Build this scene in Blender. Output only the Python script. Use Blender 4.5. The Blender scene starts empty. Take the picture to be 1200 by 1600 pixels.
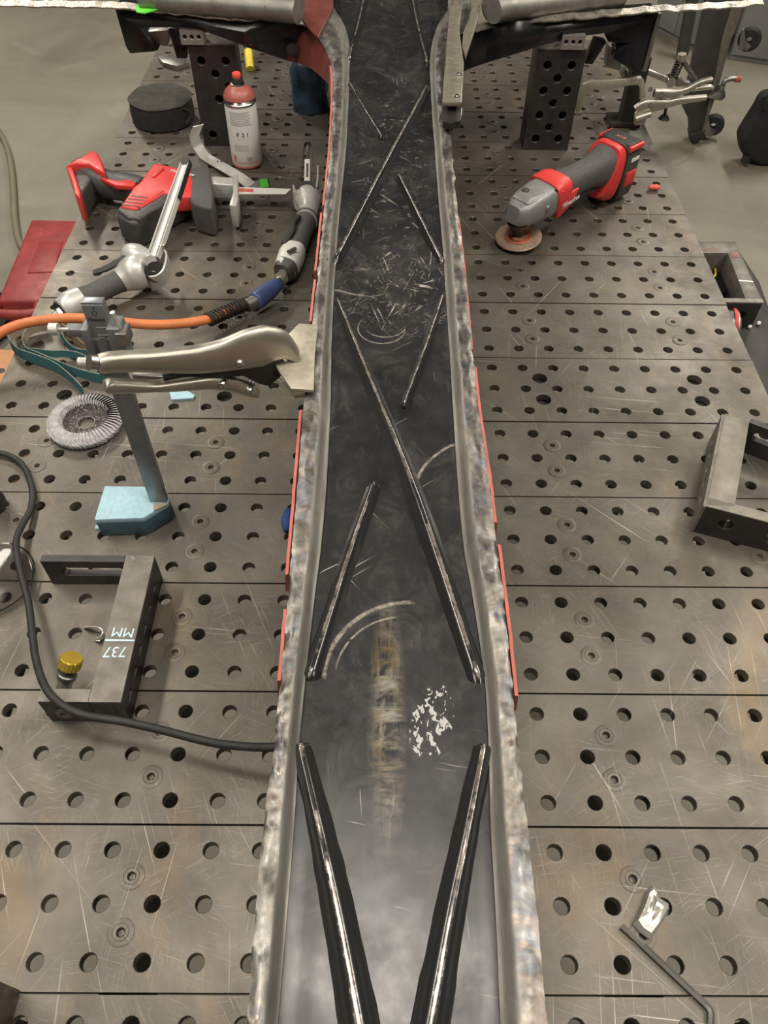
import bpy, bmesh, math, random
from mathutils import Vector, Matrix, noise as mnoise
from mathutils.geometry import delaunay_2d_cdt
random.seed(7)
S = bpy.context.scene
COL = S.collection
PI = math.pi

# ---------------------------------------------------------------- camera
F, CAM = 1210.2, Vector((-0.1826, -0.5288, 0.8295))
RC = (Matrix.Rotation(-0.0113, 3, 'Z') @ Matrix.Rotation(0.68199, 3, 'X') @ Matrix.Rotation(0.017766, 3, 'Z'))
cd = bpy.data.cameras.new('camera'); cam = bpy.data.objects.new('camera', cd); COL.objects.link(cam)
cam.matrix_world = Matrix.Translation(CAM) @ RC.to_4x4()
cd.sensor_width = 36; cd.lens = F * 36 / 1600; cd.clip_start = 0.02
S.camera = cam

def ray(u, v): return RC @ Vector(((u - 600) / F, -(v - 800) / F, -1))
def P(u, v, z=0.0):            # the photo's pixel on the plane z
    d = ray(u, v); return CAM + d * ((z - CAM.z) / d.z)
def AY(u, v, y):               # the photo's pixel on the plane y
    d = ray(u, v); return CAM + d * ((y - CAM.y) / d.y)

# ---------------------------------------------------------------- light
S.view_settings.view_transform = 'Standard'; S.view_settings.look = 'None'
S.view_settings.gamma = 1; S.view_settings.use_curve_mapping = False
S.view_settings.exposure = 0.0
w = bpy.data.worlds.new('world'); S.world = w; w.use_nodes = True
w.node_tree.nodes['Background'].inputs[0].default_value = (1.0, 0.95, 0.87, 1)
w.node_tree.nodes['Background'].inputs[1].default_value = 0.05
LAMPS = [((-0.22, -0.10, 2.7), (1.3, 0.34), 44), ((-2.1, 0.9, 2.7), (0.25, 1.5), 50), ((1.75, 0.7, 2.7), (0.25, 1.5), 56),
         ((-2.4, 4.2, 2.7), (0.25, 1.5), 105), ((2.3, 4.2, 2.7), (0.25, 1.5), 105), ((-2.1, -1.6, 2.7), (.25, 1.5), 40), ((1.8, -1.6, 2.7), (.25, 1.5), 40)]
for i, (lc, sz, pw) in enumerate(LAMPS):
    ld = bpy.data.lights.new('ceiling_tube', 'AREA'); ld.shape = 'RECTANGLE'; ld.size, ld.size_y = sz
    ld.energy = pw; ld.color = (1.0, 0.93, 0.82)
    lo = bpy.data.objects.new('ceiling_tube', ld); lo.location = lc; COL.objects.link(lo)

# ---------------------------------------------------------------- materials
def nt(m):
    m.use_nodes = True; t = m.node_tree; return t, t.nodes['Principled BSDF']
def N(t, typ, **k):
    n = t.nodes.new(typ)
    for a, b in k.items():
        if a in n.inputs.keys(): n.inputs[a].default_value = b
        else: setattr(n, a, b)
    return n
def L(t, a, b): t.links.new(a, b)
def c4(c): return (c[0], c[1], c[2], 1)
def noise_node(t, vec, scale, detail=4, rough=.6, dist=0):
    n = N(t, 'ShaderNodeTexNoise'); n.inputs['Scale'].default_value = scale; n.inputs['Detail'].default_value = detail
    n.inputs['Roughness'].default_value = rough; n.inputs['Distortion'].default_value = dist
    if vec is not None: L(t, vec, n.inputs['Vector'])
    return n.outputs['Fac']
def ramp(t, fac, a, b, c0=(0, 0, 0), c1=(1, 1, 1)):
    r = N(t, 'ShaderNodeValToRGB'); r.color_ramp.elements[0].position = a; r.color_ramp.elements[1].position = b
    r.color_ramp.elements[0].color = c4(c0); r.color_ramp.elements[1].color = c4(c1)
    L(t, fac, r.inputs['Fac']); return r.outputs['Color']
def mix(t, fac, a, b):
    m = N(t, 'ShaderNodeMix', data_type='RGBA')
    for s, x in ((0, fac), (6, a), (7, b)):
        if hasattr(x, 'links'): L(t, x, m.inputs[s])
        else: m.inputs[s].default_value = x if s == 0 else c4(x)
    return m.outputs[2]
def mathn(t, op, a, b=0.0):
    m = N(t, 'ShaderNodeMath', operation=op)
    for s, x in ((0, a), (1, b)):
        if hasattr(x, 'links'): L(t, x, m.inputs[s])
        else: m.inputs[s].default_value = x
    return m.outputs[0]
def mapping(t, vec, scale, rot=(0, 0, 0), loc=(0, 0, 0)):
    m = N(t, 'ShaderNodeMapping'); m.inputs['Scale'].default_value = scale; m.inputs['Rotation'].default_value = rot
    m.inputs['Location'].default_value = loc; L(t, vec, m.inputs['Vector']); return m.outputs[0]
def wpos(t): return N(t, 'ShaderNodeNewGeometry').outputs['Position']
def bump(t, b, h, strength, dist=.002):
    n = N(t, 'ShaderNodeBump'); n.inputs['Strength'].default_value = strength; n.inputs['Distance'].default_value = dist
    L(t, h, n.inputs['Height']); L(t, n.outputs[0], b.inputs['Normal'])

MATS = {}
def mat(name, col, rough=.5, metal=0.0, var=.18, scale=40, bmp=.0, wear=None, wthr=.66, wscale=25, coat=0, alpha=None):
    if name in MATS: return MATS[name]
    m = bpy.data.materials.new(name); t, b = nt(m); v = wpos(t)
    n = noise_node(t, v, scale, 5)
    c = ramp(t, n, .3, .7, [x * (1 - var) for x in col], [min(1, x * (1 + var)) for x in col])
    if wear:
        wn = noise_node(t, v, wscale, 7, .7, .6)
        c = mix(t, ramp(t, wn, wthr, wthr + .05), c, wear)
    L(t, c, b.inputs['Base Color'])
    b.inputs['Metallic'].default_value = metal
    r = ramp(t, noise_node(t, v, scale * 1.7, 4), .3, .7, [max(0.02, rough - .08)] * 3, [min(1, rough + .08)] * 3)
    L(t, r, b.inputs['Roughness'])
    if bmp: bump(t, b, noise_node(t, v, scale * 4, 4), bmp)
    if coat: b.inputs['Coat Weight'].default_value = coat
    MATS[name] = m; return m

def scratches(t, v, rots, thr=.70, sc=(5, 260, 1), mask_scale=9, mthr=.5):
    out = None
    for k, r in enumerate(rots):
        s = noise_node(t, mapping(t, mapping(t, v, (1, 1, 1), (0, 0, r)), sc, (0, 0, 0), (k * 3.1, k * 7.7, 0)), 1.0, 2, .5, .15)
        s = ramp(t, s, thr, thr + .03)
        mk = ramp(t, noise_node(t, mapping(t, v, (1, 1, 1), (0, 0, 0), (k * 5, 2, 0)), mask_scale, 3), mthr, mthr + .15)
        s = mathn(t, 'MULTIPLY', s, mk)
        out = s if out is None else mathn(t, 'MAXIMUM', out, s)
    return out

def steel_table():
    m = bpy.data.materials.new('table_steel'); t, b = nt(m); v = wpos(t)
    c = ramp(t, noise_node(t, v, 5, 8, .65, .4), .32, .70, (.078, .068, .056), (.205, .186, .156))
    fine = noise_node(t, mapping(t, v, (40, 220, 1)), 1, 5, .7)
    c = mix(t, mathn(t, 'MULTIPLY', fine, .35), c, (.10, .088, .075))
    rust = ramp(t, noise_node(t, mapping(t, v, (2.2, 1.1, 1), (0, 0, .15)), 2.6, 6, .65, 1.2), .53, .74)
    c = mix(t, mathn(t, 'MULTIPLY', rust, .55), c, (.22, .155, .080))
    blue = ramp(t, noise_node(t, v, 3.3, 4, .6, .8), .56, .72)
    c = mix(t, mathn(t, 'MULTIPLY', blue, .4), c, (.080, .083, .084))
    dots = ramp(t, noise_node(t, v, 210, 2, .5), .76, .80)
    sc = scratches(t, v, (.1, 1.15, 2.2, 1.7, .75, 1.45), .685, (3.2, 330, 1), 5, .50)
    mic = scratches(t, v, (.3, 1.0, 1.62, 2.6, 3.0), .64, (22, 900, 1), 11, .47)
    sc = mathn(t, 'MAXIMUM', mathn(t, 'MULTIPLY', mic, .32), sc)
    sc = mathn(t, 'MAXIMUM', mathn(t, 'MULTIPLY', sc, .6), mathn(t, 'MULTIPLY', dots, .45))
    c = mix(t, sc, c, (.55, .52, .46))
    L(t, c, b.inputs['Base Color']); b.inputs['Metallic'].default_value = .55
    L(t, ramp(t, noise_node(t, v, 14, 6), .3, .7, (.38,) * 3, (.56,) * 3), b.inputs['Roughness'])
    bump(t, b, fine, .12, .0008)
    MATS['table_steel'] = m; return m

def concrete():
    m = bpy.data.materials.new('concrete'); t, b = nt(m); v = wpos(t)
    c = ramp(t, noise_node(t, v, 1.3, 9, .62, .5), .3, .72, (.165, .15, .118), (.285, .265, .21))
    c = mix(t, mathn(t, 'MULTIPLY', ramp(t, noise_node(t, v, 4, 8, .7, .8), .56, .72), .4), c, (.35, .33, .27))
    c = mix(t, mathn(t, 'MULTIPLY', ramp(t, noise_node(t, v, 26, 5, .7), .66, .75), .35), c, (.11, .10, .085))
    L(t, c, b.inputs['Base Color']); b.inputs['Roughness'].default_value = .55
    bump(t, b, noise_node(t, v, 30, 5), .1)
    MATS['concrete'] = m; return m

def ellipse_mask(t, v, cx, cy, rx, ry, rot=0):
    mp = mapping(t, v, (1, 1, 0), (0, 0, 0), (-cx, -cy, 0))
    mp = mapping(t, mp, (1, 1, 0), (0, 0, rot))
    mp = mapping(t, mp, (1 / rx, 1 / ry, 0))
    ln = N(t, 'ShaderNodeVectorMath', operation='LENGTH'); L(t, mp, ln.inputs[0])
    return ramp(t, ln.outputs['Value'], .35, 1.0, (1, 1, 1), (0, 0, 0))

def black_sheet():
    m = bpy.data.materials.new('black_painted_sheet'); t, b = nt(m); v = wpos(t)
    c = ramp(t, noise_node(t, v, 9, 7, .65, .6), .35, .75, (.012, .0125, .0135), (.030, .030, .031))
    haze = mathn(t, 'MULTIPLY', ramp(t, noise_node(t, mapping(t, v, (1.4, 1, 1), (0, 0, .5)), 13, 8, .75, 1.5), .50, .78), .15)
    c = mix(t, haze, c, (.30, .285, .25))
    pA, pB, pC, pD = P(605, 1120, .24), P(625, 445, .24), P(675, 1125, .24), P(610, 250, .24)
    # worn scrape down the middle, its yellowed lower half, a burst of scratches, a patch of chipped paint
    n1 = noise_node(t, mapping(t, v, (190, 16, 1)), 1, 6, .8, .6); n2 = noise_node(t, mapping(t, v, (16, 90, 1)), 1, 6, .8, .6)
    sm = ellipse_mask(t, v, pA.x, pA.y, .017, .125)
    s1 = mathn(t, 'MULTIPLY', sm, ramp(t, mathn(t, 'ADD', mathn(t, 'MULTIPLY', mathn(t, 'MAXIMUM', n1, n2), .6), mathn(t, 'MULTIPLY', noise_node(t, v, 45, 6, .75, 1.2), .4)), .46, .66))
    yel = ramp(t, noise_node(t, mapping(t, v, (1, 1, 1)), 22, 4), .4, .6)
    c = mix(t, mathn(t, 'MULTIPLY', s1, .8), c, mix(t, yel, (.40, .37, .31), (.29, .20, .075)))
    burst = mathn(t, 'MULTIPLY', ellipse_mask(t, v, pB.x, pB.y, .085, .11), ramp(t, noise_node(t, v, 28, 4, .6, .8), .42, .62))
    sb = scratches(t, v, (.4, 1.3, 2.3, 2.9, .9, 1.9), .63, (14, 330, 1), 40, .48)
    blot = ramp(t, noise_node(t, v, 75, 5, .8, 1.6), .58, .66)
    c = mix(t, mathn(t, 'MULTIPLY', burst, mathn(t, 'MAXIMUM', sb, mathn(t, 'MULTIPLY', blot, .8))), c, (.58, .54, .47))
    chip = mathn(t, 'MULTIPLY', ellipse_mask(t, v, pC.x, pC.y, .020, .040, .25), ramp(t, noise_node(t, mapping(t, v, (1.6, 1, 1), (0, 0, .6)), 150, 2, .5, .8), .56, .60))
    c = mix(t, ramp(t, chip, .2, .3), c, (.40, .40, .39))
    up = mathn(t, 'MULTIPLY', ellipse_mask(t, v, pD.x, pD.y, .11, .42), ramp(t, noise_node(t, v, 60, 6, .8, 1.4), .59, .68))
    arcs = None
    for (q0, q1, q2), wd in (([(650, 752), (672, 716), (716, 692)], .0022), ([(506, 1050), (545, 975), (640, 938)], .0026), ([(525, 1040), (560, 985), (615, 962)], .0012), ([(560, 505), (590, 487), (630, 520)], .0010), ([(575, 515), (610, 482), (632, 512)], .0010), ([(645, 345), (668, 372), (672, 410)], .001)):
        a_, b_, c_ = [Vector(P(u, vv, .24).xy) for u, vv in (q0, q1, q2)]
        d_ = 2 * (a_.x * (b_.y - c_.y) + b_.x * (c_.y - a_.y) + c_.x * (a_.y - b_.y))
        ox = (a_.length_squared * (b_.y - c_.y) + b_.length_squared * (c_.y - a_.y) + c_.length_squared * (a_.y - b_.y)) / d_
        oy = (a_.length_squared * (c_.x - b_.x) + b_.length_squared * (a_.x - c_.x) + c_.length_squared * (b_.x - a_.x)) / d_
        rr = (a_ - Vector((ox, oy))).length; mid = (a_ + c_) / 2; half = (a_ - c_).length / 2
        ln = N(t, 'ShaderNodeVectorMath', operation='LENGTH'); L(t, mapping(t, v, (1, 1, 0), (0, 0, 0), (-ox, -oy, 0)), ln.inputs[0])
        band = mathn(t, 'ABSOLUTE', mathn(t, 'SUBTRACT', ln.outputs['Value'], rr))
        band = ramp(t, mathn(t, 'DIVIDE', band, wd), .4, 1.0, (1, 1, 1), (0, 0, 0))
        ln2 = N(t, 'ShaderNodeVectorMath', operation='LENGTH'); L(t, mapping(t, v, (1, 1, 0), (0, 0, 0), (-mid.x, -mid.y, 0)), ln2.inputs[0])
        lim = ramp(t, mathn(t, 'DIVIDE', ln2.outputs['Value'], half * 1.08), .9, 1.0, (1, 1, 1), (0, 0, 0))
        k_ = mathn(t, 'MULTIPLY', mathn(t, 'MULTIPLY', band, lim), ramp(t, noise_node(t, v, 70, 5, .8, 1), .34, .55))
        arcs = k_ if arcs is None else mathn(t, 'MAXIMUM', arcs, k_)
    c = mix(t, mathn(t, 'MULTIPLY', arcs, .75), c, (.36, .33, .27))
    c = mix(t, mathn(t, 'MULTIPLY', up, .6), c, (.40, .37, .31))
    sc = scratches(t, v, (.2, 1.5, .9, 2.5), .71, (9, 300, 1), 12, .52)
    c = mix(t, mathn(t, 'MULTIPLY', sc, .7), c, (.45, .43, .38))
    L(t, c, b.inputs['Base Color']); b.inputs['Metallic'].default_value = 0
    L(t, ramp(t, noise_node(t, v, 25, 7, .7), .3, .75, (.24,) * 3, (.42,) * 3), b.inputs['Roughness'])
    b.inputs['Specular IOR Level'].default_value = .48
    bump(t, b, noise_node(t, v, 10, 3), .12, .006)
    MATS['black_sheet'] = m; return m

def weld_metal():
    m = bpy.data.materials.new('heat_tinted_steel'); t, b = nt(m); v = wpos(t)
    c = ramp(t, noise_node(t, v, 20, 6, .6, .4), .3, .7, (.15, .145, .132), (.40, .388, .355))
    at = N(t, 'ShaderNodeAttribute', attribute_name='s').outputs['Fac']      # 0 outer edge .. 1 inner edge
    # heat tint: bands of straw, purple and blue near the weld puddles
    k = noise_node(t, mapping(t, v, (1.3, 1, 1)), 15, 4, .6, 1.8)
    hue = N(t, 'ShaderNodeValToRGB'); cr = hue.color_ramp
    for pos, col in ((.46, (.0, .0, .0)), (.52, (1, 1, 1)), (.60, (1, 1, 1)), (.66, (0, 0, 0))):
        e = cr.elements.new(pos); e.color = c4(col)
    cr.elements[0].color = c4((0, 0, 0)); cr.elements[-1].color = c4((0, 0, 0)); L(t, k, hue.inputs['Fac'])
    tint = N(t, 'ShaderNodeValToRGB'); tr = tint.color_ramp
    for pos, col in ((.48, (.42, .30, .15)), (.53, (.22, .14, .13)), (.58, (.09, .115, .20)), (.64, (.20, .26, .28))):
        e = tr.elements.new(pos); e.color = c4(col)
    L(t, k, tint.inputs['Fac'])
    c = mix(t, mathn(t, 'MULTIPLY', hue.outputs['Color'], .38), c, tint.outputs['Color'])
    dark = ramp(t, noise_node(t, v, 30, 7, .7, 1.0), .45, .66)
    c = mix(t, mathn(t, 'MULTIPLY', dark, .75), c, (.075, .068, .060))
    # the brushed grey band on the inner side
    inner = ramp(t, mathn(t, 'ADD', at, mathn(t, 'MULTIPLY', noise_node(t, v, 18, 4), .3)), .70, .80)
    br = ramp(t, noise_node(t, mapping(t, v, (160, 7, 1)), 1, 5), .3, .7, (.13, .124, .11), (.24, .23, .205))
    c = mix(t, inner, c, br)
    L(t, c, b.inputs['Base Color']); L(t, mathn(t, 'SUBTRACT', .85, mathn(t, 'MULTIPLY', inner, .35)), b.inputs['Metallic'])
    L(t, mathn(t, 'ADD', ramp(t, noise_node(t, v, 50, 5), .3, .7, (.34,) * 3, (.58,) * 3), mathn(t, 'MULTIPLY', inner, .08)), b.inputs['Roughness'])
    bump(t, b, noise_node(t, v, 36, 4, .55), .4, .0025)
    MATS['weld'] = m; return m

def rib_metal():
    m = bpy.data.materials.new('worn_black_rib'); t, b = nt(m); v = wpos(t)
    at = N(t, 'ShaderNodeAttribute', attribute_name='s').outputs['Fac']
    n = noise_node(t, v, 110, 5, .75, .8)
    k = mathn(t, 'ADD', at, mathn(t, 'MULTIPLY', mathn(t, 'SUBTRACT', n, .5), .55))
    f = ramp(t, k, .86, .94)
    f = mathn(t, 'MULTIPLY', f, ramp(t, noise_node(t, v, 22, 4, .7), .40, .52))
    c = mix(t, f, (.017, .0175, .018), ramp(t, noise_node(t, v, 45, 4), .4, .65, (.27, .225, .17), (.50, .46, .40)))
    L(t, c, b.inputs['Base Color']); L(t, mathn(t, 'MULTIPLY', f, .6), b.inputs['Metallic'])
    b.inputs['Roughness'].default_value = .19; b.inputs['Specular IOR Level'].default_value = .65
    MATS['rib'] = m; return m

steel_table(); concrete(); black_sheet(); weld_metal(); rib_metal()
def glass():
    m = bpy.data.materials.new('clear_plastic'); t, b = nt(m)
    b.inputs['Transmission Weight'].default_value = 1; b.inputs['Roughness'].default_value = .06; b.inputs['IOR'].default_value = 1.3
    MATS['clear'] = m
glass()
M = MATS
mat('wall_paint', (.20, .19, .17), .7, 0, .1, 3)
mat('ceiling_paint', (.075, .07, .062), .8, 0, .2, 2)
mat('dark_steel', (.045, .042, .038), .45, .6, .3, 25, .1)
mat('frame_steel', (.035, .034, .032), .6, .3)
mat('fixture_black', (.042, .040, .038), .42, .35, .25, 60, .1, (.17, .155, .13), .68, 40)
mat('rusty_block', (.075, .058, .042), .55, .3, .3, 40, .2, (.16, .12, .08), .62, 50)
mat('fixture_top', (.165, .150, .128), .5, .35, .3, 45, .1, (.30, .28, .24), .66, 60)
mat('nickel', (.50, .47, .40), .40, .85, .10, 30, .04, (.12, .11, .095), .72, 45)
mat('nickel_flat', (.46, .42, .335), .5, .55, .10, 90, .08, (.25, .22, .17), .62, 120)
mat('bright_steel', (.60, .59, .56), .25, 1, .1, 30)
mat('dull_steel', (.30, .29, .27), .42, .9, .2, 30)
mat('black_rubber', (.020, .020, .019), .6, 0, .25, 40, .1)
mat('grip_grey', (.075, .074, .070), .7, 0, .2, 200, .3)
mat('tool_red', (.62, .045, .040), .42, 0, .1, 30)
mat('tool_dark', (.060, .058, .055), .5, 0, .2, 60, .05)
mat('gear_grey', (.26, .265, .258), .45, .3, .12, 60, .05)
mat('primer_red', (.46, .11, .08), .55, 0, .2, 40, .05, (.30, .10, .075), .68, 50)
mat('primer_dark', (.135, .036, .028), .45, 0, .3, 20, .05)
mat('black_gloss', (.010, .011, .013), .22, 0, .3, 12, .15, (.12, .12, .12), .71, 45)
mat('edge_metal', (.42, .39, .34), .40, .8, .4, 60, .5, (.10, .09, .08), .58, 70)
mat('tube_grey', (.24, .23, .21), .48, .6, .25, 35, .1, (.10, .095, .088), .66, 60)
mat('white_paint', (.60, .59, .56), .45, 0, .06, 30)
mat('white_metal', (.52, .515, .49), .38, .35, .1, 30)
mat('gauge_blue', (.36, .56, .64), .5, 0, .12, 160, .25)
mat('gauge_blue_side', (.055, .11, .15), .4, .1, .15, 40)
mat('gauge_steel', (.28, .30, .32), .38, .8, .2, 30)
mat('gauge_face', (.34, .36, .38), .42, .7, .08, 30)
mat('gauge_head', (.19, .195, .20), .45, .4, .1, 40)
mat('orange_hose', (.60, .185, .060), .5, 0, .15, 30, .05, (.28, .09, .04), .70, 30)
mat('coupler_blue', (.055, .085, .22), .45, .1, .25, 40, 0, (.2, .2, .22), .68, 50)
mat('belt_green', (.035, .130, .140), .8, 0, .15, 300, .3)
mat('belt_back', (.34, .285, .215), .8, 0, .15, 60)
mat('brown_back', (.26, .19, .125), .8, 0, .15, 60)
mat('flap_grey', (.46, .45, .46), .85, 0, .30, 120, .3)
mat('flap_dark', (.10, .09, .085), .3, .5, .6, 300, .9, (.62, .60, .57), .55, 330)
mat('yellow_knob', (.62, .43, .06), .35, .6, .15, 60)
mat('yellow_plastic', (.75, .58, .05), .5)
mat('can_white', (.62, .60, .57), .35, 0, .05, 30)
mat('can_red', (.40, .115, .090), .4, 0, .1, 30)
mat('nozzle_red', (.85, .10, .07), .45)
mat('print_dark', (.05, .05, .05), .6)
mat('print_grey', (.32, .32, .32), .6)
mat('print_red', (.55, .12, .10), .6)
mat('print_white', (.80, .78, .76), .6)
mat('chalk', (.52, .72, .78), .8)
mat('case_red', (.33, .042, .042), .5, 0, .25, 12, .05, (.42, .12, .10), .62, 60)
mat('wood_orange', (.60, .29, .145), .6, 0, .2, 14)
mat('green_tape', (.14, .72, .06), .5)
mat('green_tag', (.05, .33, .02), .4)
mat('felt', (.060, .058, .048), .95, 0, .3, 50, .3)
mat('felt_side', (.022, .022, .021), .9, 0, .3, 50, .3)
mat('blue_bag', (.030, .055, .085), .28, 0, .8, 22, .2)
mat('cabinet_grey', (.23, .235, .235), .5, 0, .06, 8)
mat('hose_olive', (.19, .175, .115), .6, 0, .1, 10)
mat('black_cloth', (.014, .014, .014), .85, 0, .3, 20, .3)
mat('spacer_grey', (.27, .25, .23), .5, .4)
mat('nickel_aged', (.30, .275, .215), .42, .6, .12, 60, .05, (.15, .13, .10), .66, 80)
mat('worn_plate', (.22, .20, .168), .5, .3, .2, 50, .1, (.42, .39, .33), .66, 70)
mat('foil', (.66, .64, .60), .38, .55, .1, 40, .3)
mat('blue_pad', (.030, .060, .22), .9, 0, .4, 200, .6)
mat('disc_worn', (.36, .25, .18), .5, .4, .35, 45, .2, (.12, .11, .11), .6, 45)
mat('disc_red', (.50, .15, .08), .55, .1, .3, 60)
mat('bench_dark', (.050, .047, .043), .6, .2, .25, 14, .1)
mat('ear_red', (.75, .12, .10), .6)

# ---------------------------------------------------------------- mesh helpers
class MB:
    def __init__(s): s.v = []; s.f = []; s.a = []
    def add(s, vs, fs, a=None):
        o = len(s.v); s.v += [Vector(x) for x in vs]; s.f += [tuple(i + o for i in f) for f in fs]
        s.a += (list(a) if a else [0.0] * len(vs)); return s
    def box(s, c, d, rz=0):
        m = Matrix.Rotation(rz, 3, 'Z'); h = Vector(d) / 2
        vs = [Vector(c) + m @ Vector((x * h.x, y * h.y, z * h.z)) for z in (-1, 1) for x, y in ((-1, -1), (1, -1), (1, 1), (-1, 1))]
        return s.add(vs, [(3, 2, 1, 0), (4, 5, 6, 7), (0, 1, 5, 4), (1, 2, 6, 5), (2, 3, 7, 6), (3, 0, 4, 7)])
    def prism(s, poly, off):
        n = len(poly); vs = [Vector(p) for p in poly]; vs += [p + Vector(off) for p in vs[:n]]
        return s.add(vs, [tuple(range(n)), tuple(range(2 * n - 1, n - 1, -1))] + [(i, i + n, (i + 1) % n + n, (i + 1) % n) for i in range(n)])
    def frustum(s, a, b):           # two rings of equal count
        n = len(a); return s.add(list(a) + list(b), [tuple(range(n)), tuple(range(2 * n - 1, n - 1, -1))] + [(i, i + n, (i + 1) % n + n, (i + 1) % n) for i in range(n)])
    def loft(s, pts, sizes, up=(0, 0, 1), n=14, e=2.0, caps=True, closed=False):
        pts = [Vector(p) for p in pts]; up = Vector(up); vs = []; m = len(pts)
        for i, p in enumerate(pts):
            a, b = pts[max(i - 1, 0)], pts[min(i + 1, m - 1)]
            if closed: a, b = pts[i - 1], pts[(i + 1) % m]
            t = (b - a).normalized(); sd = t.cross(up)
            if sd.length < 1e-4: sd = t.cross(Vector((0, 1, 0)))
            sd.normalize(); u2 = sd.cross(t).normalized(); sw, sh = sizes[i] if hasattr(sizes[0], '__len__') else (sizes[i], sizes[i])
            for k in range(n):
                th = 2 * PI * (k + .5) / n; c_, s_ = math.cos(th), math.sin(th)
                x = math.copysign(abs(c_) ** (2 / e), c_); y = math.copysign(abs(s_) ** (2 / e), s_)
                vs.append(p + sd * (x * sw / 2) + u2 * (y * sh / 2))
        fs = []
        for i in range(m if closed else m - 1):
            j = (i + 1) % m
            fs += [(i * n + k, i * n + (k + 1) % n, j * n + (k + 1) % n, j * n + k) for k in range(n)]
        if caps and not closed: fs += [tuple(range(n - 1, -1, -1)), tuple(range((m - 1) * n, m * n))]
        return s.add(vs, fs)
    def tube(s, pts, r, n=10, sub=0, **k):
        if sub: pts = spline(pts, sub)
        return s.loft(pts, [r * 2] * len(pts), n=n, **k)
    def lathe(s, prof, c=(0, 0, 0), axis=(0, 0, 1), n=24):     # prof: (r, h)
        z = Vector(axis).normalized(); x = z.orthogonal().normalized(); y = z.cross(x); vs = []; c = Vector(c)
        for r, h in prof: vs += [c + z * h + (x * math.cos(2 * PI * k / n) + y * math.sin(2 * PI * k / n)) * max(r, 1e-5) for k in range(n)]
        fs = [(i * n + k, i * n + (k + 1) % n, (i + 1) * n + (k + 1) % n, (i + 1) * n + k) for i in range(len(prof) - 1) for k in range(n)]
        return s.add(vs, fs)
    def cyl(s, a, b, r, n=16, r2=None):
        a, b = Vector(a), Vector(b); h = (b - a).length
        return s.lathe([(0, 0), (r, 0), (r if r2 is None else r2, h), (0, h)], a, b - a, n)
    def ribbon(s, pts, wv, th):     # a strip along pts: wv = width vector(s), th thickness, solid
        vs = []; n = len(pts); pts = [Vector(p) for p in pts]
        for i, p in enumerate(pts):
            t = (pts[min(i + 1, n - 1)] - pts[max(i - 1, 0)]).normalized(); wd = Vector(wv[i] if hasattr(wv[0], '__len__') else wv)
            nr = t.cross(wd).normalized() * th / 2
            vs += [p - wd / 2 - nr, p + wd / 2 - nr, p + wd / 2 + nr, p - wd / 2 + nr]
        fs = [(i * 4 + k, i * 4 + (k + 1) % 4, i * 4 + 4 + (k + 1) % 4, i * 4 + 4 + k) for i in range(n - 1) for k in range(4)]
        return s.add(vs, fs + [(3, 2, 1, 0), tuple(range(4 * n - 4, 4 * n))])
    def mesh(s, name, m, bevel=0, seg=2, smooth=38, attr=False):
        me = bpy.data.meshes.new(name); bm = bmesh.new(); lay = bm.verts.layers.float.new('s') if attr else None
        vs = [bm.verts.new(v) for v in s.v]
        if attr:
            for v, a in zip(vs, s.a): v[lay] = a
        for f in s.f:
            try: bm.faces.new([vs[i] for i in f])
            except ValueError: pass
        if not attr: bmesh.ops.remove_doubles(bm, verts=bm.verts, dist=1e-6)
        bmesh.ops.recalc_face_normals(bm, faces=bm.faces)
        if bevel:
            es = [e for e in bm.edges if len(e.link_faces) == 2 and e.calc_face_angle(0) > .5]
            bmesh.ops.bevel(bm, geom=es, offset=bevel, segments=seg, profile=.5, affect='EDGES', clamp_overlap=True)
        for f in bm.faces: f.smooth = True
        for e in bm.edges:
            e.smooth = not (len(e.link_faces) == 2 and e.calc_face_angle(0) > math.radians(smooth))
        bm.to_mesh(me); bm.free(); me.materials.append(M[m]); return me

def spline(pts, sub=6):
    pts = [Vector(p) for p in pts]; out = []
    for i in range(len(pts) - 1):
        p0, p1, p2, p3 = pts[max(i - 1, 0)], pts[i], pts[i + 1], pts[min(i + 2, len(pts) - 1)]
        for k in range(sub):
            t = k / sub
            out.append(.5 * ((2 * p1) + (p2 - p0) * t + (2 * p0 - 5 * p1 + 4 * p2 - p3) * t * t + (3 * p1 - p0 - 3 * p2 + p3) * t ** 3))
    out.append(pts[-1]); return out

def tag(o, label=None, cat=None, group=None, kind=None):
    for k, x in (('label', label), ('category', cat), ('group', group), ('kind', kind)):
        if x: o[k] = x
    return o
def thing(name, loc, label, cat, group=None):
    o = bpy.data.objects.new(name, None); o.location = loc; o.empty_display_size = .02; COL.objects.link(o)
    return tag(o, label, cat, group)
def wloc(o):
    v = Vector((0, 0, 0))
    while o: v += Vector(o.location); o = o.parent
    return v
def link(name, me, parent=None, loc=None, label=None):
    o = bpy.data.objects.new(name, me); COL.objects.link(o)
    if parent: o.parent = parent
    if loc: o.location = loc
    if label: o['label'] = label
    return o
def part(name, mb, m, parent=None, label=None, **k):          # verts of mb are in world space
    me = mb.mesh(name, m, **k)
    if parent: me.transform(Matrix.Translation(-wloc(parent)))
    return link(name, me, parent, label=label)
def solo(name, mb, m, loc, label, cat, group=None, **k):      # a thing that is one mesh, origin at loc
    me = mb.mesh(name, m, **k); me.transform(Matrix.Translation(-Vector(loc)))
    return tag(link(name, me, None, loc), label, cat, group)
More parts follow.
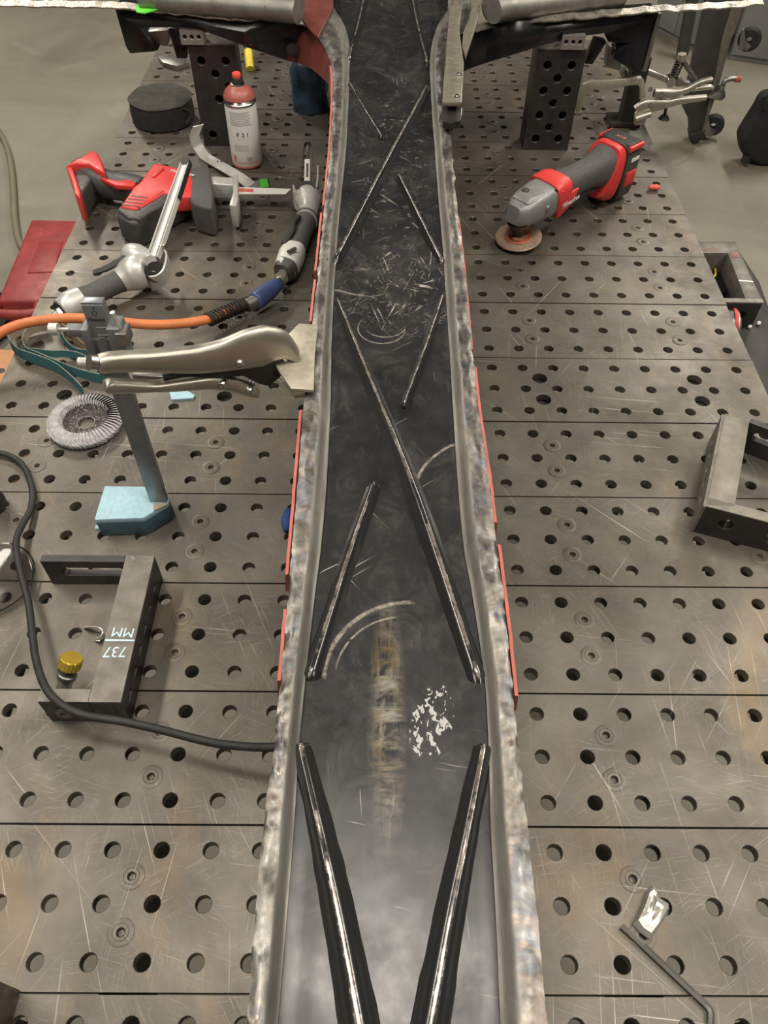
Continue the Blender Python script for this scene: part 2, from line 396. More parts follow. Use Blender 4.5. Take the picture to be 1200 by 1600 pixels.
def text(name, s, size, o, xd, yd, m, parent, extr=.0002, width=None):
    cu = bpy.data.curves.new(name, 'FONT'); cu.body = s; cu.size = size; cu.align_x = 'CENTER'; cu.align_y = 'CENTER'; cu.extrude = extr
    cu.resolution_u = 3
    ob = bpy.data.objects.new(name, cu); COL.objects.link(ob); bpy.context.view_layer.update()
    me = bpy.data.meshes.new_from_object(ob.evaluated_get(bpy.context.evaluated_depsgraph_get()))
    bpy.data.objects.remove(ob); bpy.data.curves.remove(cu)
    xd = Vector(xd).normalized(); yd = (Vector(yd) - xd * Vector(yd).dot(xd)).normalized(); zd = xd.cross(yd)
    sx = 1
    if width:
        ws = [v.co.x for v in me.vertices]; sx = width / max(1e-6, max(ws) - min(ws))
    mm = Matrix((xd * sx, yd, zd)).transposed().to_4x4(); mm.translation = Vector(o) + zd * .0003
    me.transform(mm); me.transform(Matrix.Translation(-wloc(parent)))
    me.materials.clear(); me.materials.append(M[m]); return link(name, me, parent)
def circle(cx, cy, r, n): return [(cx + r * math.cos(2 * PI * k / n), cy + r * math.sin(2 * PI * k / n)) for k in range(n)]
def holed_plate(mb, outer, holes, th, fn, ch=.0008, n=14, sides=True):
    """flat plate in (x, y) with round or slotted holes; fn(x, y, d) puts it in space, d = depth below the face"""
    rings = [outer]; 
    for h in holes: rings.append(h if isinstance(h, list) else circle(h[0], h[1], h[2], n))
    vs = []; es = []; own = []
    for r, ring in enumerate(rings):
        o = len(vs)
        cx = sum(p[0] for p in ring) / len(ring); cy = sum(p[1] for p in ring) / len(ring)
        for p in ring:
            if r and ch:
                d = Vector((p[0] - cx, p[1] - cy)); d = d * (1 + ch / d.length); vs.append(Vector((cx + d.x, cy + d.y)))
            else: vs.append(Vector(p))
            own.append(r)
        es += [(o + i, o + (i + 1) % len(ring)) for i in range(len(ring))]
    v2, _, f2, ov, _, _ = delaunay_2d_cdt(vs, es, [], 1, 1e-7)
    who = [own[x[0]] if x else 0 for x in ov]
    f2 = [f for f in f2 if not (who[f[0]] and who[f[0]] == who[f[1]] == who[f[2]])]
    mb.add([fn(p.x, p.y, 0) for p in v2], f2)
    mb.add([fn(p.x, p.y, th) for p in v2], [tuple(reversed(f)) for f in f2])
    for r, ring in enumerate(rings):
        o = 0
        if r == 0 and not sides: continue
        cx = sum(p[0] for p in ring) / len(ring); cy = sum(p[1] for p in ring) / len(ring); k = len(ring); g = []
        for p in ring:
            d = Vector((p[0] - cx, p[1] - cy)); e = d * (1 + ch / d.length) if r else d
            g.append([fn(cx + e.x, cy + e.y, 0), fn(cx + d.x, cy + d.y, ch if r else th * .5), fn(cx + d.x, cy + d.y, th - ch if r else th * .6), fn(cx + e.x, cy + e.y, th)])
        mb.add([p for q in g for p in q], [(4 * i + j, 4 * i + j + 1, 4 * ((i + 1) % k) + j + 1, 4 * ((i + 1) % k) + j) for i in range(k) for j in range(3)])
    return mb

# ---------------------------------------------------------------- setting
fl = MB().box((0, 3, -.95), (14, 14, .1)); o = part('floor', fl, 'concrete'); o['kind'] = 'structure'
for nm, c_, d_, m_ in (('wall_back', (0, 9.9, 1.3), (14, .2, 4.4), 'wall_paint'), ('wall_front', (0, -3.9, 1.3), (14, .2, 4.4), 'wall_paint'), ('wall_left', (-6.9, 3, 1.3), (.2, 13.6, 4.4), 'wall_paint'),
                       ('wall_right', (6.9, 3, 1.3), (.2, 13.6, 4.4), 'wall_paint'), ('ceiling', (0, 3, 3.55), (14, 14, .1), 'ceiling_paint')):
    o = part(nm, MB().box(c_, d_), m_); o['kind'] = 'structure'

# ---------------------------------------------------------------- fixture table
TX0, TX1, PT = -.7825, .4325, .05
table = thing('fixture_table', (-.175, .625, -.9), 'long steel fixture table topped with slats full of round holes', 'table')
def slat_mesh(big):
    scr = [(x * PT, y) for x in (-13.5, -8.5, -3.5, 1.5, 6.5) for y in (.05, .10)]
    holes = [(i * PT, .025 + .05 * j, .0080) for i in range(-15, 9) for j in range(3)]
    holes = [(x, y, r) for x, y, r in holes]
    holes += [(x, y, .0120 if not big else .0118) for x, y in scr]
    mb = MB(); g = .0011
    holed_plate(mb, [(TX0, g), (TX1, g), (TX1, .15 - g), (TX0, .15 - g)], holes, .012, lambda x, y, d: Vector((x, y, -d)), ch=.0006)
    return mb.mesh('slat_open' if big else 'slat', 'table_steel', smooth=30)
sm, smb = slat_mesh(False), slat_mesh(True)
smb.name = 'slat_without_screws'
screw = MB().lathe([(.0129, -.0001), (.0128, .0003), (.0125, .0004), (.0084, .0004), (.0081, .0001), (.0077, .0001), (.0074, .0004), (.0044, 0.0003)], n=22)
screw.lathe([(.0046, .0003), (.0038, -.0006), (.0036, -.0045), (0, -.0045)], n=6)
scm = screw.mesh('screw', 'table_steel')
Y0 = .025
for k in range(-4, 12):
    yy = Y0 + .15 * k; base = wloc(table)
    link('slat', smb if k == 2 else sm, table, Vector((random.uniform(-.0008, .0008), yy, random.uniform(-.0004, .0004))) - base)
    if k != 2:
        for x in (-13.5, -8.5, 1.5, 6.5):
            for y in (.05, .10): link('screw', scm, table, Vector((x * PT, yy + y, 0)) - base)
for x in (-13.5, -8.5, -3.5, 1.5, 6.5):
    part('frame_rail', MB().box((x * PT, .625, -.073), (.026, 2.3, .118)), 'frame_steel', table)
for y in (-.5, 1.75):
    part('end_rail', MB().box((-.175, y, -.10), (1.08, .04, .06)), 'frame_steel', table)
for x in (-.66, .31):
    for y in (-.45, 1.7): part('leg', MB().box((x, y, -.515), (.075, .075, .77)), 'frame_steel', table)

# ---------------------------------------------------------------- the long black panel
ZP = .250
panel = thing('sheet_metal_panel', P(620, 1100, .24), 'long black stamped steel panel with welded edges and crossed ribs, two side arms', 'car panel')
LO = [(372, 1700), (385, 1600), (396, 1460), (410, 1310), (416, 1250), (427, 1180), (431, 1130), (440, 1050), (450, 930), (457, 850), (466, 740), (474, 640), (484, 545), (492, 470), (500, 390), (507, 320), (516, 230), (520, 150), (519, 110), (511, 82), (497, 60), (480, 45)]
LI = [(424, 1700), (434, 1600), (446, 1460), (458, 1310), (462, 1250), (466, 1180), (470, 1130), (478, 1050), (492, 930), (502, 850), (511, 740), (516, 640), (518, 545), (521, 470), (526, 390), (532, 320), (541, 230), (545, 150), (546, 110), (546, 72), (538, 40), (521, 12)]
RO = [(868, 1700), (855, 1600), (842, 1460), (826, 1310), (818, 1250), (812, 1180), (806, 1130), (799, 1050), (786, 930), (776, 850), (763, 740), (748, 640), (738, 545), (731, 470), (723, 390), (714, 320), (706, 230), (698, 175), (694, 120), (694, 85), (706, 58), (742, 40)]
RI = [(790, 1700), (782, 1600), (776, 1460), (768, 1310), (766, 1250), (764, 1180), (762, 1130), (756, 1050), (738, 930), (724, 850), (714, 740), (708, 640), (702, 545), (697, 470), (692, 390), (686, 320), (679, 230), (675, 175), (672, 120), (673, 80), (684, 40), (706, 8)]
def w3(l, z): return [P(u, v, z) for u, v in l]
def weld_strip(outer, inner, name):
    a, b = spline(w3(outer, ZP), 16), spline(w3(inner, .240), 16); NS = 14; mb = MB(); vs = []; at = []
    for i in range(len(a)):
        for j in range(NS + 1):
            s = j / NS; p = a[i].lerp(b[i], s)
            prof = .25 + .0012 * math.sin(min(1, s / .55) * PI) if s < .55 else .25 - .0095 * (1 - math.cos((s - .55) / .45 * PI)) / 2
            q = Vector((p.x * 95, p.y * 75, 3.3)); bl = 1 - min(1, max(0, (s - .42) / .2))
            bmp = mnoise.noise(q * .6) * .0018 + mnoise.noise(q * 1.7) * .0009
            pud = max(0, math.sin(p.y * 2 * PI / .021 + mnoise.noise(Vector((p.y * 9, 1, s))) * 3.0)) ** 2 * .0018 * math.exp(-((s - .25) / .2) ** 2) * (.35 + .65 * max(0, mnoise.noise(Vector((p.y * 7, 4, p.x * 5))) + .4))
            roll = mnoise.noise(Vector((p.x * 40, p.y * 22, 9))) * .0018
            z = prof + (bmp + pud) * bl + roll * (1 if s < .95 else .3)
            if s == 0: p = p + Vector((mnoise.noise(Vector((0, p.y * 120, 5))) * .0012 + mnoise.noise(Vector((0, p.y * 30, 8))) * .0012, 0, 0))
            vs.append(Vector((p.x, p.y, z))); at.append(s)
    W = NS + 1; R = len(a)
    fs = [(i * W + j, i * W + j + 1, (i + 1) * W + j + 1, (i + 1) * W + j) for i in range(R - 1) for j in range(NS)]
    mb.add(vs, fs, at)
    # thin underside so the strip is a solid sheet
    vs2 = [v - Vector((0, 0, .0018)) for v in vs]; mb.add(vs2, [tuple(reversed(f)) for f in fs], at)
    o1 = 0; o2 = len(vs)
    for i in range(R - 1):
        mb.f.append((i * W, (i + 1) * W, o2 + (i + 1) * W, o2 + i * W))
    return part(name, mb, 'weld', panel, attr=True, smooth=60)
o = weld_strip(LO, LI, 'weld_seam'); o['label'] = 'bare heat-tinted weld seam along the left edge'
o = weld_strip(RO, RI, 'weld_seam'); o['label'] = 'bare heat-tinted weld seam along the right edge'
# black field between the seams, its far end running on under the arms
a, b = w3(LI, .240), w3(RI, .240)
a, b = spline(a + [P(505, -30, .24), P(500, -80, .24)], 10), spline(b + [P(722, -30, .24), P(728, -80, .24)], 10); NS = 24; vs = []
for i in range(len(a)):
    for j in range(NS + 1):
        s = j / NS; p = a[i].lerp(b[i], s); e = min(s, 1 - s)
        z = .2405 - .004 * min(1, e / .18) - (.0015 if e == 0 else 0) + .0015 * mnoise.noise(Vector((p.x * 14, p.y * 9, 1)))
        vs.append(Vector((p.x, p.y, z)))
W = NS + 1; fs = [(i * W + j, i * W + j + 1, (i + 1) * W + j + 1, (i + 1) * W + j) for i in range(len(a) - 1) for j in range(NS)]
mb = MB().add(vs, fs); mb.add([v - Vector((0, 0, .0015)) for v in vs], [tuple(reversed(f)) for f in fs])
part('black_sheet', mb, 'black_sheet', panel, smooth=60)
def rib(pts, w0, w1, h):
    c = spline([P(u, v, .241) for u, v in pts], 14); n = len(c); mb = MB(); vs = []; at = []; K = 12
    for i, p in enumerate(c):
        t = (c[min(i + 1, n - 1)] - c[max(i - 1, 0)]).normalized(); sd = Vector((t.y, -t.x, 0)).normalized(); f = i / (n - 1)
        L_ = (c[-1] - c[0]).length; d = min(f, 1 - f) * L_; wd = (w0 + (w1 - w0) * f); end = min(1, (d + .0004) / (wd * .6)); end = math.sqrt(1 - (1 - end) ** 2)
        for k in range(K + 1):
            x = -1 + 2 * k / K; z = (.5 + .5 * math.cos(PI * x)) ** .8
            vs.append(Vector((p.x, p.y, 0)) + sd * x * wd * (.45 + .55 * end) + Vector((0, 0, .2345 + h * z * end + .0008 * mnoise.noise(Vector((p.x * 60, p.y * 60, 2)))))); at.append(max(0, 1 - abs(x) * 1.15) * (.6 + .4 * end))
    W = K + 1; mb.add(vs, [(i * W + j, i * W + j + 1, (i + 1) * W + j + 1, (i + 1) * W + j) for i in range(n - 1) for j in range(K)], at)
    part('rib', mb, 'rib', panel, attr=True, smooth=70)
rib([(546, 130), (570, 172), (596, 214)], .009, .007, .010)
rib([(669, 134), (600, 262), (522, 414)], .012, .011, .013)
rib([(622, 272), (655, 338), (692, 412)], .007, .010, .010)
rib([(525, 462), (575, 585), (650, 772), (752, 1072)], .009, .0145, .010)
rib([(693, 458), (664, 545), (631, 634)], .009, .007, .010)
rib([(586, 752), (545, 868), (482, 1064)], .009, .0135, .010)
rib([(468, 1158), (505, 1320), (535, 1460), (575, 1680)], .013, .0165, .011)
rib([(757, 1160), (730, 1300), (700, 1450), (660, 1680)], .012, .0165, .011)
rib([(575, -30), (562, 30), (545, 96)], .011, .010, .011)
rib([(638, -40), (650, 30), (668, 102)], .011, .010, .011)
# red primed flange hanging under the edges
def flange(edge, sgn, v0, v1, outw):
    pts = spline([P(u, v, ZP - .001) for u, v in edge if v0 - 70 <= v <= v1 + 70], 8)
    ya, yb = P(600, v1, ZP).y, P(600, v0, ZP).y; pts = [p for p in pts if ya <= p.y <= yb]
    top = [p + Vector((sgn * (outw + .0008 * mnoise.noise(Vector((1, p.y * 50, 4)))), 0, -.001)) for p in pts]; mb = MB()
    n = len(top); vs = []
    for p in top: vs += [p + Vector((-sgn * .003, 0, .001)), p, p + Vector((sgn * .0022, 0, -.028)), p + Vector((-sgn * .001, 0, -.028))]
    mb.add(vs, [(i * 4 + k, i * 4 + (k + 1) % 4, i * 4 + 4 + (k + 1) % 4, i * 4 + 4 + k) for i in range(n - 1) for k in range(4)] + [(3, 2, 1, 0), tuple(range(4 * n - 4, 4 * n))])
    part('side_flange', mb, 'primer_red', panel, label='red primed flange under the edge')
flange(LO, -1, 100, 325, .0035); flange(LO, -1, 328, 432, .005); flange(LO, -1, 436, 503, .0045); flange(LO, -1, 621, 905, .0045); flange(LO, -1, 942, 1075, .003)
flange(RO, 1, 335, 560, .0012); flange(RO, 1, 566, 815, .003); flange(RO, 1, 819, 1085, .004)
# arms
def arm(side):
    if side < 0:
        top = [(179, 8), (235, 14), (290, 19), (380, 27), (430, 30), (478, 36), (500, 52), (514, 78), (520, 112)]
        bot = [(215, 42), (262, 43), (300, 45), (345, 58), (393, 76), (447, 94), (480, 104), (497, 116), (520, 138)]
    else:
        top = [(1022, 14), (960, 20), (910, 25), (850, 29), (800, 34), (760, 40), (728, 50), (704, 70), (696, 105)]
        bot = [(1000, 40), (943, 52), (907, 57), (855, 69), (800, 86), (760, 98), (735, 107), (715, 118), (697, 140)]
    T = [P(u, v, .262 if i < 5 else .25) for i, (u, v) in enumerate(top)]; B = []
    for (u, v), q in zip(bot, T):
        p = AY(u, v, q.y); p.z = min(p.z, q.z - .012); B.append(p)
    def skin(i0, i1, name, m, lab=None):
        mb = MB(); TT, BB = spline(T[i0:i1], 5), spline(B[i0:i1], 5); vs = []
        for a_, b_ in zip(TT, BB):
            mid = a_.lerp(b_, .5) + Vector((0, -.012, 0)); bk = Vector((0, .004, 0))
            vs += [a_, a_.lerp(b_, .25) + Vector((0, -.009, 0)), mid, b_, b_ + bk, mid + bk, a_ + bk]
        n = len(TT); mb.add(vs, [(i * 7 + k, i * 7 + (k + 1) % 7, i * 7 + 7 + (k + 1) % 7, i * 7 + 7 + k) for i in range(n - 1) for k in range(7)] + [tuple(range(6, -1, -1)), tuple(range(7 * n - 7, 7 * n))])
        return part(name, mb, m, panel, lab)
    skin(0, 6, 'arm_fascia', 'black_gloss'); skin(5, 9, 'arm_corner', 'primer_dark' if side < 0 else 'black_gloss', 'dark red primed inner corner' if side < 0 else None)
    rim = ([(-20, 4), (60, 6), (130, 8), (190, 10)] if side < 0 else [(1192, 4), (1120, 9), (1070, 12), (1022, 14)]) + top[1:7]
    pts = spline([P(u, v, .266 if i < 7 else .253) for i, (u, v) in enumerate(rim)], 8)
    pts = [p + Vector((0, mnoise.noise(p * 40) * .003, mnoise.noise(p * 55 + Vector((3, 3, 3))) * .003)) for p in pts]
    part('arm_rim', MB().ribbon(pts, (0, .020, .004), .003), 'edge_metal', panel, 'torn bare metal rim')
    # grey tube lying along the arm, and its far top sheet
    tp = [(-30, -14), (100, -10), (222, -2), (330, 7), (420, 14), (466, 19)] if side < 0 else [(1195, -24), (1100, -16), (970, -6), (880, 4), (800, 13), (769, 19)]
    pts = spline([P(u, v, .285) + Vector((0, .018, 0)) for u, v in tp][2 if side < 0 else 2:], 6)
    part('arm_tube', MB().loft(pts, [(.066, .05)] * len(pts), n=20), 'tube_grey', panel)
    if side < 0:
        part('corner_sheet', MB().prism([P(455, 2, .272), P(470, -30, .272), P(520, -30, .262), P(521, 12, .255), P(497, 58, .256), P(480, 40, .262)], (0, 0, -.006)), 'primer_dark', panel, bevel=.002)
        br = [(179, 12), (196, 72), (203, 84), (240, 81), (247, 79), (232, 62), (216, 44), (213, 14)]
    else:
        part('corner_sheet', MB().prism([P(700, 2, .262), P(702, -30, .262), P(752, -30, .272), P(746, 18, .272), P(728, 42, .262), P(704, 62, .256)], (0, 0, -.006)), 'tube_grey', panel, bevel=.002)
        br = [(1026, 18), (1002, 110), (996, 116), (958, 92), (966, 74), (985, 68), (950, 66), (945, 52), (975, 22)]
    q = P(*top[0], .262).y
    part('end_bracket', MB().prism([AY(u, v, q + .004) for u, v in br], (0, .05, 0)), 'black_gloss', panel, bevel=.002)
    st = [(262, 44), (296, 46), (292, 92), (276, 92)] if side < 0 else [(930, 62), (948, 66), (926, 101), (913, 100)]
    part('strut', MB().prism([AY(u, v, q + .02) for u, v in st], (0, .025, 0)), 'black_gloss', panel, bevel=.002)
    st = [(225, 50), (265, 46), (262, 74), (238, 70)] if side < 0 else [(950, 72), (976, 78), (970, 112), (946, 106)]
    part('bracket', MB().prism([AY(u, v, q + .03) for u, v in st], (0, .03, 0)), 'dull_steel', panel, bevel=.004)
    if side > 0:
        part('bracket_edge', MB().prism([AY(u, v, q + .002) for u, v in ((1029, 20), (1034, 22), (1010, 112), (1003, 112))], (0, .03, 0)), 'dull_steel', panel, bevel=.001)
arm(-1); arm(1)
bp_ = AY(457, 78, P(430, 30, .262).y - .012); part('bolt', MB().cyl(bp_, bp_ + Vector((0, -.006, 0)), .007).cyl(bp_ + Vector((0, .004, 0)), bp_ + Vector((0, -.003, 0)), .012), 'dark_steel', panel)
g = [P(u, v, .273) for u, v in ((211, 9), (246, 6), (250, 13), (226, 20), (213, 18))]
solo('masking_tape', MB().prism(g, (0, 0, -.002)), 'green_tape', g[3], 'scrap of bright green tape on the left arm of the panel', 'tape')

# ---------------------------------------------------------------- risers
def riser(x0, x1, yf, lab, rows, dep=.05):
    w_, h_ = x1 - x0, .203; t = thing('riser_block', ((x0 + x1) / 2, yf + dep / 2, 0), lab, 'riser', 'perforated risers under the panel arms')
    cx = (x0 + x1) / 2; hs = []
    for i, z in enumerate((.175, .125, .075, .025)):
        hs += [(cx - .025, z, .0085), (cx + .025, z, .0085)]
        if i < 3: hs.append((cx, z - .025, .0085))
    hs = [h for i, h in enumerate(hs) if i not in rows]
    for y, d in ((yf, 1), (yf + dep - .008, 1)):
        mb = MB(); holed_plate(mb, [(x0, 0.0005), (x1, 0.0005), (x1, h_), (x0, h_)], hs, .008, lambda x, z, q, y=y: Vector((x, y + q, z)), n=16)
        part('face_plate', mb, 'fixture_black', t, smooth=30)
    for x in (x0 + .004, x1 - .004): part('side_plate', MB().box((x, yf + dep / 2, h_ / 2 + .0005), (.008, dep - .0165, h_)), 'fixture_black', t, bevel=.0008)
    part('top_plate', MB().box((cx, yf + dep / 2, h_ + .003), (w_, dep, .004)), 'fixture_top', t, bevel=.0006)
    return t
riser(-.577, -.482, 1.19, 'black perforated riser standing behind the spray can', (3, 6, 8))
riser(.132, .232, 1.19, 'black perforated riser standing right of the panel', (), .06)
def small_block(x0, x1, y, lab):
    t = thing('spacer_block', ((x0 + x1) / 2, y + .02, .209), lab, 'spacer', 'grey spacers on the risers'); c = (x0 + x1) / 2; h_ = .026
    mb = MB(); holed_plate(mb, [(x0, .2085), (x1, .2085), (x1, .2085 + h_), (x0, .2085 + h_)], [(c + d, .2225, .0042) for d in (-.014, 0, .014)], .034, lambda x, z, q: Vector((x, y + q, z)), n=12)
    part('block_body', mb, 'spacer_grey', t, smooth=30)
small_block(-.587, -.541, 1.180, 'small grey block with three holes atop the left riser')
small_block(.176, .222, 1.180, 'small grey block with three holes atop the right riser')

# ---------------------------------------------------------------- left locking clamp
Yc = AY(480, 560, .155).y; Yc = P(480, 560, .262).y
cl = thing('locking_clamp', P(440, 560, .25), 'nickel sheet-metal locking clamp gripping the left edge of the panel', 'clamp', 'locking clamps')
def cpt(u, v, dy=0): return AY(u, v, Yc + dy - .085 * max(0, (455 - u) / 300))
def hloft(lst, wd, e=2.5):  # lst (u, v, height px)
    pts = spline([cpt(u, v) for u, v, h in lst], 5); hs = []
    for i in range(len(lst) - 1):
        for k in range(5): hs.append(lst[i][2] + (lst[i + 1][2] - lst[i][2]) * k / 5)
    hs.append(lst[-1][2]); return MB().loft(pts, [(wd if not callable(wd) else wd(i / len(hs)), h * .00079) for i, h in enumerate(hs)], n=16, e=e)
part('upper_handle', hloft([(154, 568, 20), (162, 567, 24), (180, 565, 26), (230, 564, 30), (270, 563, 36), (310, 561, 42), (350, 555, 50), (385, 546, 62), (410, 541, 66), (432, 540, 52), (450, 546, 30), (464, 556, 12)], .017, 3), 'nickel', cl, smooth=50)
part('adjusting_screw', MB().cyl(cpt(139, 566), cpt(150, 567), .0085, 18).cyl(cpt(148, 567), cpt(175, 566), .005), 'bright_steel', cl)
part('lever', hloft([(163, 603, 10), (172, 603, 20), (200, 603, 17), (240, 603, 13), (280, 600, 18), (330, 596, 22), (365, 601, 22), (392, 610, 18), (402, 613, 10)], .015, 3), 'nickel', cl, smooth=50)
part('link_plate', MB().prism([cpt(u, v, -.0045) for u, v in ((300, 584), (380, 575), (440, 560), (440, 588), (420, 604), (404, 600), (380, 588), (340, 592))], (0, .009, 0)), 'fixture_black', cl, bevel=.001)
part('spring_arm', MB().tube([cpt(255, 590), cpt(300, 583), cpt(350, 590), cpt(395, 604)], .004, sub=4), 'black_rubber', cl)
for u, v, dy in ((374, 568, -.0095), (348, 601, -.0085), (390, 611, -.0085)):
    p = cpt(u, v, dy); part('rivet', MB().lathe([(0, 0.0035), (.003, .003), (.0048, .001), (.005, -.001), (.005, -.016)], p, (0, -1, .2), 14), 'bright_steel', cl)
jaw = [(467, 505), (497, 507), (492, 552), (490, 609), (455, 607), (438, 583), (424, 558), (467, 557), (462, 541), (444, 528)]
part('jaw_pad', MB().prism([P(u, v, .2625) for u, v in jaw], (0, 0, -.0045)), 'nickel_flat', cl, bevel=.0008)
part('jaw_pad', MB().prism([P(u, v, .236) for u, v in ((425, 556), (430, 560), (497, 560), (488, 614), (460, 618), (443, 597), (428, 574))], (0, 0, -.005)), 'nickel_flat', cl, bevel=.0008)
# ---------------------------------------------------------------- upper right locking clamp
cr_ = thing('locking_clamp', P(708, 130, .26), 'flat nickel locking clamp biting the right panel edge near the arm', 'clamp', 'locking clamps')
part('body_plate', MB().prism([P(u, v, .286) for u, v in ((706, -8), (722, -8), (721, 20), (718, 45), (721, 70), (725, 97), (724, 125), (722, 159), (691, 159), (693, 125), (696, 95), (699, 50), (702, 20))], (0, 0, -.008)), 'nickel_aged', cr_, bevel=.0025)
part('lever', MB().prism([P(u, v, .284) for u, v in ((735, -8), (752, -8), (750, 14), (747, 30), (738, 58), (728, 88), (722, 70), (724, 48), (733, 28), (737, 10))], (0, 0, -.008)), 'nickel_aged', cr_, bevel=.002)
part('adjusting_rod', MB().tube([P(712, -14, .29), P(713, 4, .291)], .007), 'bright_steel', cr_)
for u, v in ((717, 117), (714, 151)): p = P(u, v, .286); part('rivet', MB().lathe([(0, .0035), (.003, .003), (.005, 0), (.005, -.006)], p, n=14), 'bright_steel', cr_)
part('jaw', MB().prism([P(u, v, .270) for u, v in ((692, 157), (722, 157), (720, 188), (704, 192), (692, 188))], (0, 0, -.012)), 'dark_steel', cr_, bevel=.002)
part('jaw_tip', MB().box(P(691, 186, .263), (.010, .006, .010)), 'bright_steel', cr_, bevel=.001)
part('release_hook', MB().tube([P(720, 170, .262), P(719, 182, .255), P(712, 195, .25), P(705, 206, .243)], .0035, sub=4), 'dull_steel', cr_)

# ---------------------------------------------------------------- height gauge
gb = P(207, 800, 0); hg = thing('height_gauge', gb, 'steel height gauge on a pale blue base behind the locking clamp', 'gauge')
topz = .036
bt = [P(u, v, topz) for u, v in ((163, 759), (258, 760), (263, 786), (222, 811), (147, 812))]
fl_ = P(147, 812, topz); bl = P(163, 759, topz); br_ = P(261, 765, topz); ex = (br_ - bl).normalized(); ey = Vector((-ex.y, ex.x, 0))
poly = [bl, P(259, 760, topz), P(264, 778, topz), P(262, 786, topz), P(224, 809, topz), fl_]
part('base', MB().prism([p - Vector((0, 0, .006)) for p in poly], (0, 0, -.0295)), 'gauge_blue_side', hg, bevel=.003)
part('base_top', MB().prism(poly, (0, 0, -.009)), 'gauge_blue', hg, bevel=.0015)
part('base_lip', MB().prism([P(u, v, .012) for u, v in ((148, 826), (218, 826), (218, 824), (149, 820))], (0, 0, -.006)), 'gauge_blue', hg, bevel=.001)
part('base_corner', MB().prism([P(u, v, topz + .0012) for u, v in ((240, 786), (262, 785), (262, 788), (240, 798))], (0, 0, -.002)), 'belt_back', hg, label='bare patch at the foot of the column')
cw, cdp = .032, .010; cx, cy = -.484, .152
colp = [P(240, 786, topz), P(262, 786, topz)]; cx = (colp[0].x + colp[1].x) / 2 - .003; cy = colp[0].y + .006; cw = (colp[1].x - colp[0].x) + .004
H = .352
part('column', MB().box((cx, cy, (H + topz - .004) / 2), (cw, cdp, H - topz + .004)), 'gauge_steel', hg, bevel=.0008)
part('scale_face', MB().box((cx, cy - cdp / 2 - .0006, H - .058), (cw * .96, .0012, .11)), 'gauge_face', hg)
xf, yf = (1, 0, 0), (0, 0, 1); fy = cy - cdp / 2 - .0014
text('maker_name', 'Mitutoyo', .0080, (cx, fy, H - .020), xf, yf, 'print_dark', hg, width=cw * .74)
part('emblem', MB().lathe([(.0022, 0), (.0022, .0003), (.0028, .0003), (.0028, 0)], (cx, fy + .0002, H - .0125), (0, -1, 0), 16), 'print_dark', hg)
part('scale_mark', MB().cyl((cx + .001, fy + .0003, H - .006), (cx + .001, fy - .0003, H - .006), .0012, 10), 'print_dark', hg)
for z in (.030, .040, .047): part('scale_mark', MB().box((cx + .002, fy, H - z), (cw * .5, .0004, .0006)), 'print_grey', hg)
def gz(v): return [h / 1000 for h in range(0, 352) if True][min(range(0, 352), key=lambda h: abs(((RC.transposed() @ (Vector((cx, cy, h / 1000)) - CAM)).y / -(RC.transposed() @ (Vector((cx, cy, h / 1000)) - CAM)).z) * -F + 800 - v))]
zs0, zs1 = gz(548), gz(498)
hz_ = zs1 - zs0; zm_ = (zs0 + zs1) / 2
part('slider', MB().box((cx + cw / 2 + .006, cy - .005, zm_ - .004), (.014, .024, hz_ + .008)).box((cx - cw / 2 - .003, cy - .004, zm_ - .002), (.008, .020, hz_ - .004)), 'gauge_head', hg, bevel=.0015)
part('slider_front', MB().box((cx, cy - cdp / 2 - .0022, zm_ - .012), (cw * .98, .0022, hz_ * .62)), 'gauge_steel', hg, bevel=.0005)
part('slider_groove', MB().box((cx + .001, cy - cdp / 2 - .0036, zm_ - .016), (cw * .28, .0012, hz_ * .95)), 'gauge_head', hg)
part('slider_arm', MB().box((cx - .026, cy - .006, zs1 - .010), (.018, .012, .010)), 'gauge_head', hg, bevel=.0015)
pz = zs1 - .006
part('thumb_screw', MB().cyl((cx - .050, cy - .010, pz), (cx - .041, cy - .010, pz), .0065, 18).cyl((cx - .042, cy - .01, pz), (cx - .030, cy - .01, pz), .002, 8), 'white_metal', hg)
part('clamp_post', MB().cyl((cx + .022, cy - .010, zs1 - .004), (cx + .020, cy - .010, zs1 + .016), .0028, 10), 'white_metal', hg)
part('post_bracket', MB().box((cx + .025, cy - .01, zs1 - .012), (.012, .02, .016)), 'dull_steel', hg, bevel=.001)
part('lower_slider', MB().box((cx, cy - .003, zs0 - .020), (cw + .008, .016, .014)), 'gauge_head', hg, bevel=.002)
part('fine_adjust', MB().cyl((cx - .032, cy - .012, zs0 - .006), (cx - .022, cy - .012, zs0 - .006), .0055, 18).cyl((cx - .024, cy - .012, zs0 - .006), (cx - .010, cy - .012, zs0 - .006), .002, 8), 'white_metal', hg)
part('scriber', MB().prism([(cx + .022, cy - .014, zs0 - .036), (cx + .060, cy - .014, zs0 - .030), (cx + .062, cy - .014, zs0 - .024), (cx + .022, cy - .014, zs0 - .022)], (0, .008, 0)), 'dull_steel', hg, bevel=.0005)

